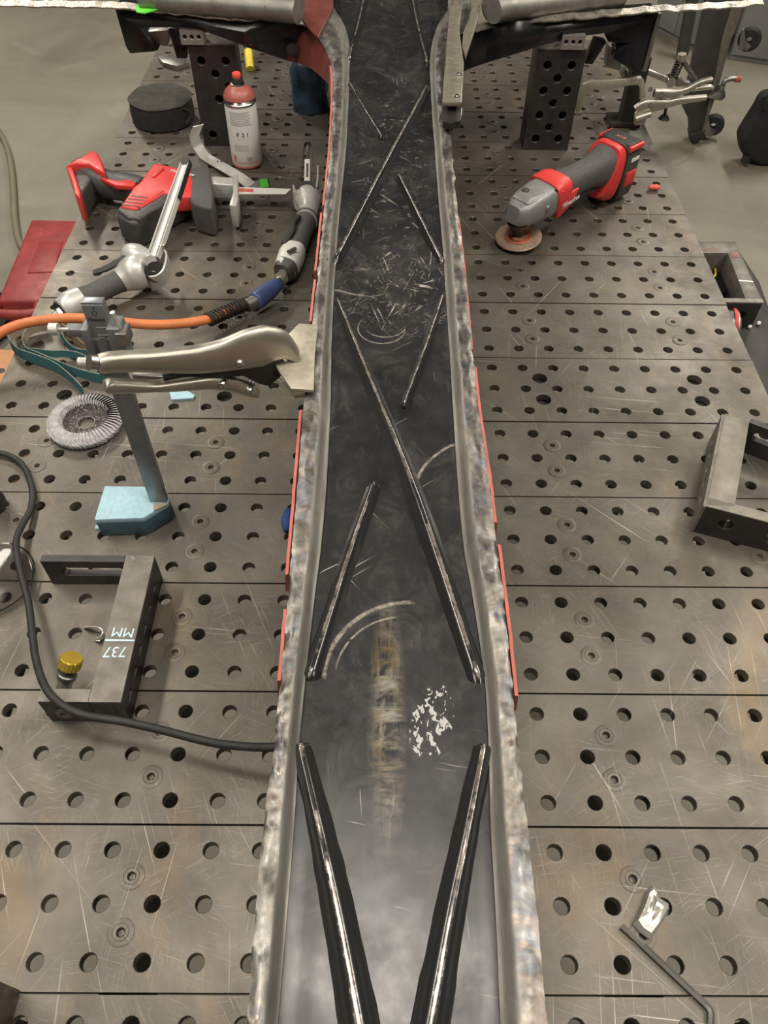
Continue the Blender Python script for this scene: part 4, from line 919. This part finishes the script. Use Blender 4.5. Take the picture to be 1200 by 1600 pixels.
part('belt_guard', MB().ribbon(spline(gd, 5), (0, .006, .034), .003), 'white_metal', sr, smooth=60)
wh = P(480, 300, .044); part('drive_wheel', MB().lathe([(0, .013), (.016, .013), (.017, .011), (.017, -.012), (0, -.012)], wh, (0, -.35, .9), 24), 'black_rubber', sr)
a0, a1 = P(480, 292, .052), P(481, 228, .075); ad = (a1 - a0).normalized(); vn = Vector((1, 0, 0)); vn = (vn - ad * vn.dot(ad)).normalized(); sd_ = ad.cross(vn)
part('arm', MB().loft([a0, a0.lerp(a1, .62)], [(.012, .010)] * 2, up=sd_, n=10, e=5), 'white_paint', sr)
part('arm_print', MB().loft([a0.lerp(a1, .18) - sd_ * .0055, a0.lerp(a1, .50) - sd_ * .0055], [(.004, .0015)] * 2, up=sd_, n=8, e=5), 'print_dark', sr)
part('arm_print', MB().loft([a0.lerp(a1, .18) + sd_ * .0055, a0.lerp(a1, .50) + sd_ * .0055], [(.004, .0015)] * 2, up=sd_, n=8, e=5), 'print_dark', sr)
part('arm_bar', MB().loft([a0.lerp(a1, .60), a1], [(.006, .006)] * 2, up=sd_, n=8), 'dull_steel', sr)
lp = [a0 + vn * .0135, a0.lerp(a1, .5) + vn * .0105, a1 + vn * .008, a1 + vn * .004 + ad * .006, a1 - vn * .004 + ad * .006, a1 - vn * .008, a0.lerp(a1, .5) - vn * .0105, a0 - vn * .0135]
part('belt', MB().ribbon(lp, sd_ * .011, .0016), 'tool_dark', sr)
part('lever', MB().loft(spline([P(466, 338, .052), P(458, 350, .052), P(456, 362, .050), P(444, 382, .044)], 4), [(.012, .008)] * 13, n=10, e=3), 'black_rubber', sr)
part('valve_slot', MB().loft([P(450, 394, .0535), P(462, 388, .0535)], [(.008, .006)] * 2, n=10), 'tool_dark', sr)
part('air_fitting', MB().cyl(P(436, 441, .024), P(446, 421, .025), .009, 16).cyl(P(441, 432, .024), P(438, 438, .024), .012, 6), 'nickel', sr)
# hose with blue coupler
hs = thing('air_hose', P(330, 500, 0), 'orange air hose with blue coupler and black spring sleeve', 'hose')
part('coupler', MB().loft(spline([P(398, 472, .022), P(402, 469, .022), P(420, 455, .023), P(436, 443, .024)], 4), [.022, .026, .030, .031, .032, .032, .032, .031, .030, .028, .026, .023, .019], n=20), 'coupler_blue', hs, smooth=60)
part('ferrule', MB().cyl(P(386, 478, .021), P(401, 470, .022), .012, 18), 'dull_steel', hs)
sp = spline([P(392, 473, .021), P(372, 480, .020), P(348, 490, .021), P(325, 500, .026)], 8)
tot = MB(); nn_ = len(sp) - 1
coil = []; turns = 15
for i in range(turns * 12 + 1):
    f = i / (turns * 12) * nn_; j = min(int(f), nn_ - 1); p = sp[j].lerp(sp[j + 1], f - j); tt = (sp[j + 1] - sp[j]).normalized(); x = tt.orthogonal().normalized(); y = tt.cross(x); a_ = 2 * PI * i / 12
    coil.append(p + (x * math.cos(a_) + y * math.sin(a_)) * .0105)
part('spring_sleeve', tot.tube(coil, .0022, 6), 'black_rubber', hs, smooth=80)
hz = [(392, 473, .021), (372, 480, .020), (348, 490, .021), (325, 499, .026), (280, 506, .038), (230, 507, .050), (180, 502, .058), (120, 497, .062), (70, 500, .062), (28, 508, .058), (-5, 524, .050), (-30, 550, .040), (-60, 600, .030)]
part('hose_tube', MB().tube([P(*q) for q in hz], .0079, 14, sub=6), 'orange_hose', hs)

# ---------------------------------------------------------------- sanding belts
def belt(pts, name, lab, w_=.013, front='belt_green', back='belt_back'):
    pts3 = spline([P(*q) for q in pts], 6); base = min(pts3, key=lambda p: p.z)
    t = thing('sanding_belt', (base.x, base.y, 0), lab, 'belt', 'loose sanding belts')
    part('grit_side', MB().ribbon([p for p in pts3], (0, .002, w_), .0010), front, t)
    nrm = []
    for i, p in enumerate(pts3):
        tg = (pts3[min(i + 1, len(pts3) - 1)] - pts3[max(i - 1, 0)]).normalized(); nrm.append(tg.cross(Vector((0, .15, 1))).normalized())
    part('cloth_back', MB().ribbon([p + q * .0010 for p, q in zip(pts3, nrm)], (0, .002, w_ + .0006), .0008), back, t)
    return t
B1 = [(130, 612, .0085), (108, 590, .009), (85, 573, .011), (55, 561, .012), (32, 553, .012), (18, 540, .013), (15, 528, .014), (25, 518, .014), (45, 511, .014), (75, 508, .012)]
belt(B1, '', 'green sanding belt looping lowest toward the flap disc', .019)
B2 = [(175, 594, .010), (150, 590, .010), (120, 582, .011), (90, 570, .011), (60, 557, .011), (42, 549, .012), (37, 538, .014), (38, 528, .016), (48, 515, .017), (60, 512, .016)]
belt(B2, '', 'sanding belt showing its brown lettered back, middle of the heap', .016)
B3 = [(160, 585, .010), (145, 570, .010), (128, 558, .011), (105, 553, .011), (80, 553, .010), (50, 549, .009)]
belt(B3, '', 'dark green sanding belt arching in the middle of the heap', .012)
B4 = [(145, 553, .010), (122, 551, .011), (106, 540, .014), (96, 525, .017), (88, 512, .018), (84, 506, .016)]
belt(B4, '', 'sanding belt curving beside the column, inner side green', .015)
B5 = [(152, 526, .012), (130, 518, .014), (108, 512, .016), (95, 508, .016), (112, 522, .013), (132, 542, .011), (152, 542, .010)]
t5 = belt(B5, '', 'brown-backed sanding belt folded against the height gauge column', .016, 'brown_back', 'brown_back')
t2 = bpy.data.objects['sanding_belt.001']
p = P(44, 537, .017); text('belt_print', 'POLY', .009, P(47, 532, .019) + Vector((.004, -.003, 0)), P(50, 518, .02) - P(44, 545, .02), (-1, .2, .8), 'print_dark', t2)

# pale paper scrap
q = P(284, 618, 0); g = [P(u, v, .0035) for u, v in ((264, 610), (288, 608), (304, 617), (302, 622), (268, 624))]
ps = solo('paper_scrap', MB().prism(g, (0, 0, -.003)), 'gauge_blue', (q.x, q.y, 0), 'pale blue scrap on the slats below the locking clamp', 'scrap')
# blue abrasive pad
q = P(449, 815, .006); mb = MB(); vs = []; n = 16
for i in range(6):
    for k in range(n):
        a_ = 2 * PI * k / n; th_ = PI * i / 5; r = math.sin(th_) * (1 + .25 * mnoise.noise(Vector((a_ * 3, i, 2)))); vs.append(Vector((q.x + .008 * r * math.cos(a_), q.y + .021 * r * math.sin(a_), .009 - .008 * math.cos(th_))))
mb.add(vs, [(i * n + k, i * n + (k + 1) % n, (i + 1) * n + (k + 1) % n, (i + 1) * n + k) for i in range(5) for k in range(n)])
solo('scouring_pad', mb, 'blue_pad', (q.x, q.y, 0), 'tuft of blue scouring pad peeking out by the left panel edge', 'pad', smooth=70)
q = P(1021, 297, 0); solo('ear_plug', MB().loft([q + Vector((-.012, 0, .006)), q + Vector((-.009, 0, .006)), q + Vector((.006, 0, .0065)), q + Vector((.011, 0, .006))], [.005, .010, .0115, .007], n=12), 'ear_red', (q.x, q.y, 0), 'small red ear plug by a hole on the right side of the table', 'ear plug')

# ---------------------------------------------------------------- angle grinder
hd = Vector((.088, .822, 0)); bd = Vector((.285, 1.000, 0)); A = (bd - hd).normalized(); Sd = Vector((A.y, -A.x, 0)); Z = Vector((0, 0, 1))
ag = thing('angle_grinder', hd + A * .12, 'red and grey cordless angle grinder on the right half of the table', 'grinder')
def G(t, s=0, z=0): return hd + A * t + Sd * s + Z * z
def gl(name, secs, m, e=3.2, n=24, lab=None, **k): return part(name, MB().loft([G(t, s, z) for t, s, z, _, _ in secs], [(w_, h_) for *_, w_, h_ in secs], n=n, e=e), m, ag, lab, smooth=45, **k)
gl('gear_case', [(-.040, 0, .068, .030, .026), (-.036, 0, .067, .040, .036), (-.020, 0, .068, .056, .046), (.005, 0, .071, .064, .054), (.040, 0, .073, .068, .060), (.052, 0, .073, .070, .062)], 'gear_grey', 3.6)
part('gear_lid', MB().frustum([G(t, s, .0985 - .0016 * 0) for t, s in ((-.012, -.014), (.022, -.022), (.036, -.018), (.036, .018), (.022, .022), (-.012, .014))], [G(t, s, .092) for t, s in ((-.024, -.019), (.022, -.029), (.046, -.026), (.046, .026), (.022, .029), (-.024, .019))]), 'gear_grey', ag, bevel=.0015)
p = G(.002, -.010, .0985); part('spindle_lock', MB().lathe([(0, .0025), (.006, .0025), (.0075, .001), (.0075, -.004)], p, n=18), 'tool_dark', ag)
for t_, s_ in ((.046, .026), (.046, -.026)): part('screw', MB().cyl(G(t_, s_, .088), G(t_, s_, .100), .0048, 14), 'dark_steel', ag)
part('screw', MB().cyl(G(.022, .030, .074), G(.022, .036, .074), .006, 14), 'bright_steel', ag)
gl('red_collar', [(.048, 0, .074, .074, .066), (.052, 0, .0745, .078, .070), (.075, 0, .075, .078, .070), (.086, 0, .075, .070, .066)], 'tool_red', 4)
part('red_flank', MB().prism([G(.050, .0395, z) for z in (.044, .100)] + [G(.085, .037, .104 - .02), G(.112, .033, .082), G(.098, .035, .058)], Sd * -.008), 'tool_red', ag, bevel=.002)
text('brand_mark', 'Milwaukee', .016, G(.080, .0402, .070) + Sd * .0006, A + Z * .10, Z, 'print_white', ag, width=.048)
gl('grip', [(.080, 0, .076, .064, .062), (.10, 0, .076, .060, .058), (.14, 0, .076, .054, .052), (.18, 0, .075, .054, .054), (.205, 0, .074, .060, .066), (.222, 0, .072, .068, .086)], 'grip_grey', 2.6)
part('paddle_switch', MB().loft([G(.10, 0, .048), G(.15, 0, .046), G(.20, 0, .040)], [(.030, .010)] * 3, e=4), 'tool_dark', ag)
gl('battery_mount', [(.214, 0, .068, .070, .092), (.220, 0, .066, .076, .104), (.236, 0, .064, .078, .112), (.244, 0, .062, .076, .112)], 'tool_red', 4)
gl('mount_band', [(.243, 0, .062, .079, .117), (.249, 0, .062, .079, .117)], 'black_rubber', 5)
gl('battery', [(.248, 0, .060, .078, .114), (.262, 0, .059, .079, .115), (.288, 0, .059, .078, .114), (.298, 0, .059, .070, .104)], 'tool_dark', 5)
part('battery_latch', MB().loft([G(.255, .0395, .050), G(.285, .0395, .050)], [(.006, .030)] * 2, e=4), 'tool_red', ag)
part('battery_stripe', MB().loft([G(.252, 0, .1165), G(.290, 0, .1165)], [(.070, .004)] * 2, e=5), 'black_rubber', ag)
for s_ in (-.036, .036): part('battery_edge', MB().loft([G(.250, s_, .112), G(.292, s_, .111)], [(.010, .010)] * 2, e=4), 'tool_red', ag)
text('battery_print', 'M18', .012, G(.270, 0, .119), Sd, -A, 'print_red', ag)
part('battery_text', MB().box((0, 0, 0), (.0001, .0001, .0001)).loft([G(.262, .0400, .088), G(.286, .0400, .088)], [(.001, .008)] * 2, e=6), 'print_white', ag)
dt = Vector((-.10, -.10, 1)).normalized(); dc = G(-.010, 0, .0125)
part('spindle', MB().cyl(dc, dc + dt * .034, .0135, 20).cyl(dc + dt * .028, dc + dt * .040, .021, 24, .025), 'dark_steel', ag)
part('flange_nut', MB().cyl(dc + dt * .002, dc + dt * .010, .017, 6), 'bright_steel', ag)
part('disc_center', MB().lathe([(.0, .0012), (.014, .0015), (.024, .004), (.0255, .0055), (.0265, .0045)], dc, dt, 36), 'disc_red', ag)
part('grinding_disc', MB().lathe([(.024, .003), (.030, .0042), (.043, .0035), (.0445, .002), (.043, .0005), (.024, .0005)], dc, dt, 44), 'disc_worn', ag)

# ---------------------------------------------------------------- C-clamp on its post at the far right
Yg = 1.27
ck = thing('c_clamp', P(1000, 190, 0), 'nickel locking C-clamp with open handles overhanging the far right corner', 'clamp', 'locking clamps')
def ca(u, v, dy=0): return AY(u, v, Yg + dy)
def cprism(l, th, m, name, dy=0, bev=.002): return part(name, MB().prism([ca(u, v, dy - th / 2) for u, v in l], (0, th, 0)), m, ck, bevel=bev, seg=2)
cprism([(907, 143), (912, 132), (925, 127), (1002, 121), (1007, 127), (1009, 152), (1000, 158), (1000, 138), (996, 133), (925, 142), (917, 147), (907, 176), (899, 176)], .012, 'nickel_flat', 'c_frame')
part('swivel_pad', MB().cyl(ca(896, 176), ca(907, 176), .006, 14), 'dull_steel', ck)
def hl(l, wd, nm, m='nickel'):
    pts = spline([ca(u, v) for u, v, h in l], 4); hh = []
    for i in range(len(l) - 1): hh += [l[i][2] + (l[i + 1][2] - l[i][2]) * k / 4 for k in range(4)]
    hh.append(l[-1][2]); part(nm, MB().loft(pts, [(wd, h * .00125) for h in hh], n=14, e=2.8), m, ck, smooth=55)
hl([(1022, 145, 14), (1035, 146, 16), (1055, 145, 13), (1075, 139, 10), (1095, 128, 9), (1113, 123, 6)], .014, 'upper_handle')
hl([(1080, 140, 6), (1095, 137, 8), (1108, 136, 9), (1114, 137, 5)], .012, 'release_lever')
hl([(996, 175, 28), (1008, 167, 26), (1025, 164, 22), (1045, 161, 14), (1062, 157, 13), (1085, 154, 11), (1103, 152, 9)], .014, 'lower_handle')
for u, v in ((1016, 140), (1034, 147), (1017, 164)): part('rivet', MB().cyl(ca(u, v, -.010), ca(u, v, .010), .005, 12), 'bright_steel', ck)
cprism([(992, 178), (1000, 172), (1012, 172), (1008, 196), (991, 196)], .010, 'nickel_flat', 'jaw_plate')
part('jaw_roller', MB().cyl(ca(993, 186, -.012), ca(1017, 178, -.012), .007, 14), 'nickel', ck)
pst = thing('clamp_post', Vector((.392, 1.31, 0)), 'dark clamping post standing behind the far right clamp', 'post')
part('post_body', MB().box((.388, 1.325, .075), (.036, .036, .149)), 'black_rubber', pst, bevel=.003)
part('post_cap', MB().cyl((.388, 1.325, .149), (.388, 1.325, .172), .014, 18), 'bright_steel', pst)
part('post_foot', MB().box((.382, 1.33, .006), (.07, .06, .011)), 'dark_steel', pst, bevel=.002)
# clamp hardware behind it
tk = thing('toggle_clamp', P(1020, 150, 0) * 1, 'chrome toggle clamp with a coil spring behind the far right post', 'clamp')
Yk = 1.40; tk.location = (AY(1000, 100, Yk).x, Yk, 0)
def ka(u, v): return AY(u, v, Yk)
part('arm', MB().loft([ka(985, 104), ka(1012, 112), ka(1047, 126)], [(.016, .014)] * 3, n=12, e=3), 'bright_steel', tk)
part('arm_end', MB().cyl(ka(1047, 126) + Vector((0, -.012, 0)), ka(1047, 126) + Vector((0, .012, 0)), .011, 16), 'bright_steel', tk)
sp = [ka(1063, 94), ka(1050, 126)]; coil = []; tt = (sp[1] - sp[0]).normalized(); x = tt.orthogonal().normalized(); y = tt.cross(x)
for i in range(8 * 10 + 1): a_ = 2 * PI * i / 10; coil.append(sp[0].lerp(sp[1], i / 80) + (x * math.cos(a_) + y * math.sin(a_)) * .009)
part('coil_spring', MB().tube(coil, .0018, 6), 'dark_steel', tk, smooth=80)
part('rod', MB().tube([ka(1064, 90), ka(1074, 106), ka(1087, 124)], .0055), 'dull_steel', tk)
part('rod_tip', MB().cyl(ka(1066, 84), ka(1064, 95), .010, 14), 'nickel', tk)
part('pivot_block', MB().prism([ka(u, v) for u, v in ((1052, 124), (1062, 120), (1070, 128), (1080, 130), (1080, 135), (1056, 136))], (0, .02, 0)), 'dull_steel', tk, bevel=.002)
part('stem', MB().loft([Vector((AY(1000, 120, Yk).x, Yk, .001)), Vector((AY(1000, 110, Yk).x, Yk, .06)), ka(990, 108)], [.030, .022, .016], n=14), 'dark_steel', tk)
part('stem_cap', MB().cyl(ka(975, 106), ka(982, 118), .014, 16), 'bright_steel', tk)
# spindle foot hanging at the table corner and crank
fk = thing('swivel_foot', P(1038, 186, 0), 'black rubber swivel foot below the far right clamp handle', 'foot')
q = ca(1038, 183, .02); fk.location = q
part('pad', MB().cyl(q + Vector((0, 0, -.004)), q + Vector((0, 0, .006)), .013, 18, .006), 'black_rubber', ck); bpy.data.objects.remove(fk)
part('pad_stem', MB().cyl(q + Vector((0, 0, .004)), ca(1041, 165, .01), .0035, 10), 'dark_steel', ck)

# ---------------------------------------------------------------- dark cart with casters, crank, cabinets, seat at the right
Yt = P(1082, 224, -.9).y
ct = thing('tipped_cart', P(1090, 222, -.9), 'dark wooden cart standing on end with casters beside the cabinets', 'cart')
bd_ = [(1078, 190), (1068, 170), (1110, -20), (1152, -20), (1128, 60), (1118, 115), (1100, 196), (1094, 212), (1080, 224)]
part('board', MB().prism([AY(u, v, Yt) for u, v in bd_], (0, .05, 0)), 'bench_dark', ct, bevel=.004)
part('side_board', MB().prism([AY(u, v, Yt - .004) for u, v in ((1152, -20), (1172, -20), (1140, 70), (1122, 140), (1100, 205), (1094, 212), (1100, 196), (1118, 115), (1128, 60))], (0, .10, 0)), 'fixture_top', ct, bevel=.003)
part('foot_block', MB().prism([AY(u, v, Yt - .02) for u, v in ((1080, 212), (1096, 205), (1104, 214), (1082, 226))], (0, .08, 0)), 'black_rubber', ct, bevel=.004)
for u, v in ((1164, 66), (1108, 200)):
    p = AY(u, v, Yt + .02); cs = part('caster_plate', MB().prism([AY(u + a_, v + b_, Yt + .01) for a_, b_ in ((-10, 12), (-4, -20), (-1, -20), (2, -2), (10, 6), (4, 14))], (0, .012, 0)), 'dull_steel', ct, bevel=.002)
    part('caster_wheel', MB().lathe([(.012, -.012), (.040, -.014), (.048, -.008), (.048, .008), (.040, .014), (.012, .012)], p + Vector((.03, .035, 0)), (.35, 1, 0), 24), 'black_rubber', ct)
hk_ = thing('crank_handle', AY(1125, 150, Yt - .25), 'grey offset crank with red tip in front of the dark cart', 'crank'); Yq = Yt - .045
hk_.location = AY(1125, 150, Yq)
part('crank_rod', MB().tube([AY(u, v, Yq) for u, v in ((1128, 140), (1130, 131), (1135, 125), (1143, 123), (1154, 123))], .011, sub=5), 'dull_steel', hk_)
part('crank_tip', MB().cyl(AY(1149, 123, Yq), AY(1157, 124, Yq), .013, 12), 'primer_red', hk_)
part('crank_plate', MB().prism([AY(u, v, Yq) for u, v in ((1104, 153), (1112, 151), (1122, 146), (1127, 138), (1133, 142), (1134, 152), (1128, 158), (1120, 157))], (0, .04, 0)), 'dull_steel', hk_, bevel=.004)
# leaning bar by the cabinet
l0, l1 = P(1064, 92, -.9), AY(1085, -20, P(1064, 92, -.9).y + .06)
solo('leaning_bar', MB().loft([l0 + Vector((0, 0, .02)), l1], [(.06, .04)] * 2, e=6, n=12), 'bench_dark', l0, 'dark bar leaning against the left grey cabinet', 'bar')
def cabinet(pa, pb, depth, lab):
    a_, b_ = P(*pa, -.9), P(*pb, -.9); t_ = (b_ - a_).normalized(); n_ = Vector((-t_.y, t_.x, 0)); Wd = (b_ - a_).length
    cb_ = thing('steel_cabinet', (a_ + b_) / 2, lab, 'cabinet', 'grey cabinets behind the table')
    def bx(x0, x1, y0, y1, z0, z1): return MB().prism([a_ + t_ * x + n_ * y + Z * z1 for x, y in ((x0, y0), (x1, y0), (x1, y1), (x0, y1))], (0, 0, z0 - z1))
    part('cabinet_body', bx(0, Wd, .02, depth, .0, 1.1), 'cabinet_grey', cb_, bevel=.003)
    h2 = Wd / 2
    for x0 in (.005, h2 + .003):
        d_ = part('door', bx(x0, x0 + h2 - .008, 0, .0195, .03, 1.08), 'cabinet_grey', cb_, bevel=.002)
        part('handle', bx(x0 + h2 * .45, x0 + h2 * .55, -.02, .0, .6, .72), 'dull_steel', d_, bevel=.003)
cabinet((1016, 44), (1086, 82), .2, 'light grey steel cabinet behind the leaning bar')
cabinet((1138, 94), (1260, 112), .4, 'grey steel cabinet behind the dark cart casters')
# black covered stool at the right edge
Ys = P(1185, 262, -.9).y
st = thing('covered_stool', P(1190, 262, -.9), 'black cloth-covered stool at the right edge of the picture', 'stool')
part('cover', MB().prism([AY(u, v, Ys) for u, v in ((1196, 152), (1186, 172), (1166, 204), (1157, 216), (1160, 238), (1166, 252), (1188, 262), (1235, 262), (1245, 160), (1215, 150))], (0, .10, 0)), 'black_cloth', st, bevel=.03, seg=4, smooth=70)
part('cover_tie', MB().tube([AY(1194, 170, Ys - .005), AY(1193, 154, Ys - .005), AY(1199, 149, Ys - .005)], .010, sub=4), 'black_cloth', st)
part('foot', MB().cyl(P(1164, 253, -.88) + Vector((0, 0, 0)), P(1164, 253, -.88) + Vector((0, 0, .03)), .02, 12), 'black_rubber', st)

# ---------------------------------------------------------------- right: side cart under the table edge with its bracket
zc = -.11
bench = thing('side_bench', (.60, .62, -.9), 'low dark bench pushed against the right side of the table', 'bench')
part('bench_top', MB().prism([Vector((.4345, .25, zc)), Vector((P(1215, 640, zc).x + .03, .25, zc)), Vector((P(1176, 440, zc).x + .015, P(1176, 440, zc).y, zc)), Vector((P(1150, 385, zc).x, P(1150, 378, zc).y, zc)), Vector((.4345, P(1150, 378, zc).y, zc))], (0, 0, -.04)), 'bench_dark', bench, bevel=.003)
for x, y in ((.48, .30), (.58, .30), (.48, .88), (.56, .88)): part('leg', MB().box((x, y, (-.9 + zc - .04) / 2 - .0), (.04, .04, .9 + zc - .04)), 'frame_steel', bench)
zb = -.05
fb = thing('window_bracket', P(1150, 440, zc), 'black rectangular frame bracket with chalk mark on the side bench', 'bracket')
O = [P(u, v, zb) for u, v in ((1060, 377), (1149, 377), (1192, 472), (1095, 468))]; I = [P(u, v, zb) for u, v in ((1075, 394), (1137, 395), (1163, 465), (1095, 462))]
I[3] = P(1100, 463, zb); 
for nm, l in (('far_bar', [O[0], O[1], I[1] + (O[1] - O[0]) * .35, I[0] + (O[0] - O[1]) * .2]), ):
    part(nm, MB().prism([O[0], O[1], P(1157, 395, zb), P(1060, 395, zb)], (0, 0, zc - zb + .0005)), 'fixture_top', fb, bevel=.001)
part('side_bar', MB().prism([P(1137.5, 395.5, zb), P(1157, 395.5, zb), P(1190, 466, zb), P(1164, 465, zb)], (0, 0, zc - zb + .0005)), 'fixture_top', fb, bevel=.001)
part('near_bar_top', MB().prism([P(1070, 465, zb), P(1191, 466.5, zb), P(1194, 473, zb), P(1070, 471, zb)], (0, 0, -.003)), 'fixture_top', fb)
mb = MB(); e0, e1 = P(1070, 471.5, zb), P(1192, 473, zb); face_arm(mb, e0, e1, .010, zc + .0006, zb - .0035, [((P(1167, 472, zb) - e0).length, zb - .031, .010)]); part('near_bar', mb, 'fixture_black', fb, smooth=30)
part('chalk_line', MB().prism([P(u, v, zb + .0005) for u, v in ((1154, 437), (1177, 439), (1177, 441), (1155, 439))], (0, 0, -.0006)), 'print_white', fb)
for l in (((1092, 388), (1120, 387), (1120, 392), (1092, 392)), ((1142, 394), (1154, 394), (1156, 402), (1144, 402))):
    part('red_chalk', MB().prism([P(u, v, zb + .0004) for u, v in l], (0, 0, -.0005)), 'primer_dark', fb)
mb = MB().prism([P(u, v, zc + .016) for u, v in ((1098, 416), (1135, 416), (1152, 456), (1114, 456))], (0, 0, -.0155))
solo('black_tray', mb, 'black_gloss', P(1125, 440, zc), 'glossy black tray inside the window of the frame bracket', 'tray', bevel=.003)
wq = [P(u, v, zc + .022) for u, v in ((1114, 416), (1118, 422), (1117, 431), (1111, 432), (1105, 426))]
solo('yellow_wire', MB().tube(wq, .0022, sub=5), 'yellow_plastic', wq[-1], 'short yellow wire loop lying on the black tray', 'wire')
# red ringed caster on the bench
cq = P(1152, 514, zc + .03); t = thing('caster', (cq.x, cq.y, zc), 'grey caster wheel with red rim on the side bench', 'caster')
cq.z = zc + .034; axw = Vector((.97, -.15, .12)).normalized(); cq.x += -.012
part('wheel', MB().lathe([(0, .010), (.022, .012), (.030, .008), (.0325, 0), (.030, -.012), (.010, -.016), (0, -.016)], cq, axw, 26), 'dull_steel', t)
part('red_ring', MB().lathe([(.0315, .004), (.0345, .004), (.0345, -.002), (.0315, -.002)], cq, axw, 30), 'tool_red', t)
for u, v in ((1170, 513), (1184, 508)): 
    p = P(u, v, zc); solo('steel_ball', MB().lathe([(.0003, 0.0005), (.003, .0012), (.0045, .0045), (.003, .0078), (.0003, .0088)], p, n=12), 'print_white', p, 'shiny steel ball beside the red-rimmed caster' if u < 1180 else 'second shiny ball, farther right on the bench', 'ball', smooth=80)

# ---------------------------------------------------------------- left: red case, wooden stool, floor hose
zt = -.74
k = [P(u, v, zt) for u, v in ((48, 342), (130, 344), (76, 470), (-5, 470))]
rc = thing('tool_case', Vector((sum(p.x for p in k) / 4, sum(p.y for p in k) / 4, -.9)), 'dusty red plastic tool case on the floor left of the table', 'case')
part('case_lid', MB().prism(k, (0, 0, -.07)), 'case_red', rc, bevel=.012, seg=3)
part('case_base', MB().prism([p + Vector((0, 0, -.072)) for p in k], (0, 0, -.0875)), 'case_red', rc, bevel=.012, seg=3)
part('recess_panel', MB().prism([P(u, v, zt + .004) for u, v in ((62, 376), (98, 377), (84, 424), (42, 426))], (0, 0, -.008)), 'case_red', rc, bevel=.003)
hp_ = [P(0, 471, zt - .02) + Vector((0, -.01, 0)), P(0, 478, zt - .02) + Vector((0, -.04, 0)), P(60, 478, zt - .02) + Vector((0, -.04, 0)), P(60, 471, zt - .02) + Vector((0, -.01, 0))]
part('case_handle', MB().tube(spline(hp_, 5), .016), 'case_red', rc)
q = P(10, 530, -.9)
zt2 = -.35; w0 = [P(u, v, zt2) for u, v in ((-60, 535), (10, 546), (40, 546), (20, 640), (-60, 650))]
stl = thing('wooden_stool', Vector((sum(p.x for p in w0) / 5, sum(p.y for p in w0) / 5, -.9)), 'orange wooden stool top just left of the table edge', 'stool')
part('stool_top', MB().prism(w0, (0, 0, -.025)), 'wood_orange', stl, bevel=.003)
hc = P(2, 579, zt2 + .0005); part('finger_hole', MB().cyl(hc, hc + Vector((0, 0, .0006)), .008, 16), 'print_dark', stl)
for p in (w0[0], w0[1], w0[3], w0[4]):
    c_ = p.lerp(Vector((sum(x.x for x in w0) / 5, sum(x.y for x in w0) / 5, zt2)), .25)
    part('leg', MB().box((c_.x, c_.y, (-.9 + zt2 - .026) / 2), (.035, .035, .9 + zt2 - .026)), 'wood_orange', stl)
q = P(-4, 510, -.9); solo('rubber_ring', MB().lathe([(.05, .0005), (.17, .001), (.20, .02), (.20, .05), (.17, .07), (.05, .07), (.05, .0005)], (q.x - .14, q.y - .02, -.9), n=36), 'black_rubber', (q.x - .14, q.y - .02, -.9), 'black rubber ring lying on the floor beside the red case', 'ring')
fh = [(-15, 190), (2, 212), (12, 235), (18, 265), (21, 300), (23, 340), (30, 378), (45, 400)]
pts = spline([P(u, v, -.886) for u, v in fh], 6)
solo('floor_hose', MB().tube(pts, .0135, 12), 'hose_olive', (pts[0].x, pts[0].y, -.9), 'olive green hose lying on the concrete floor at far left', 'hose')
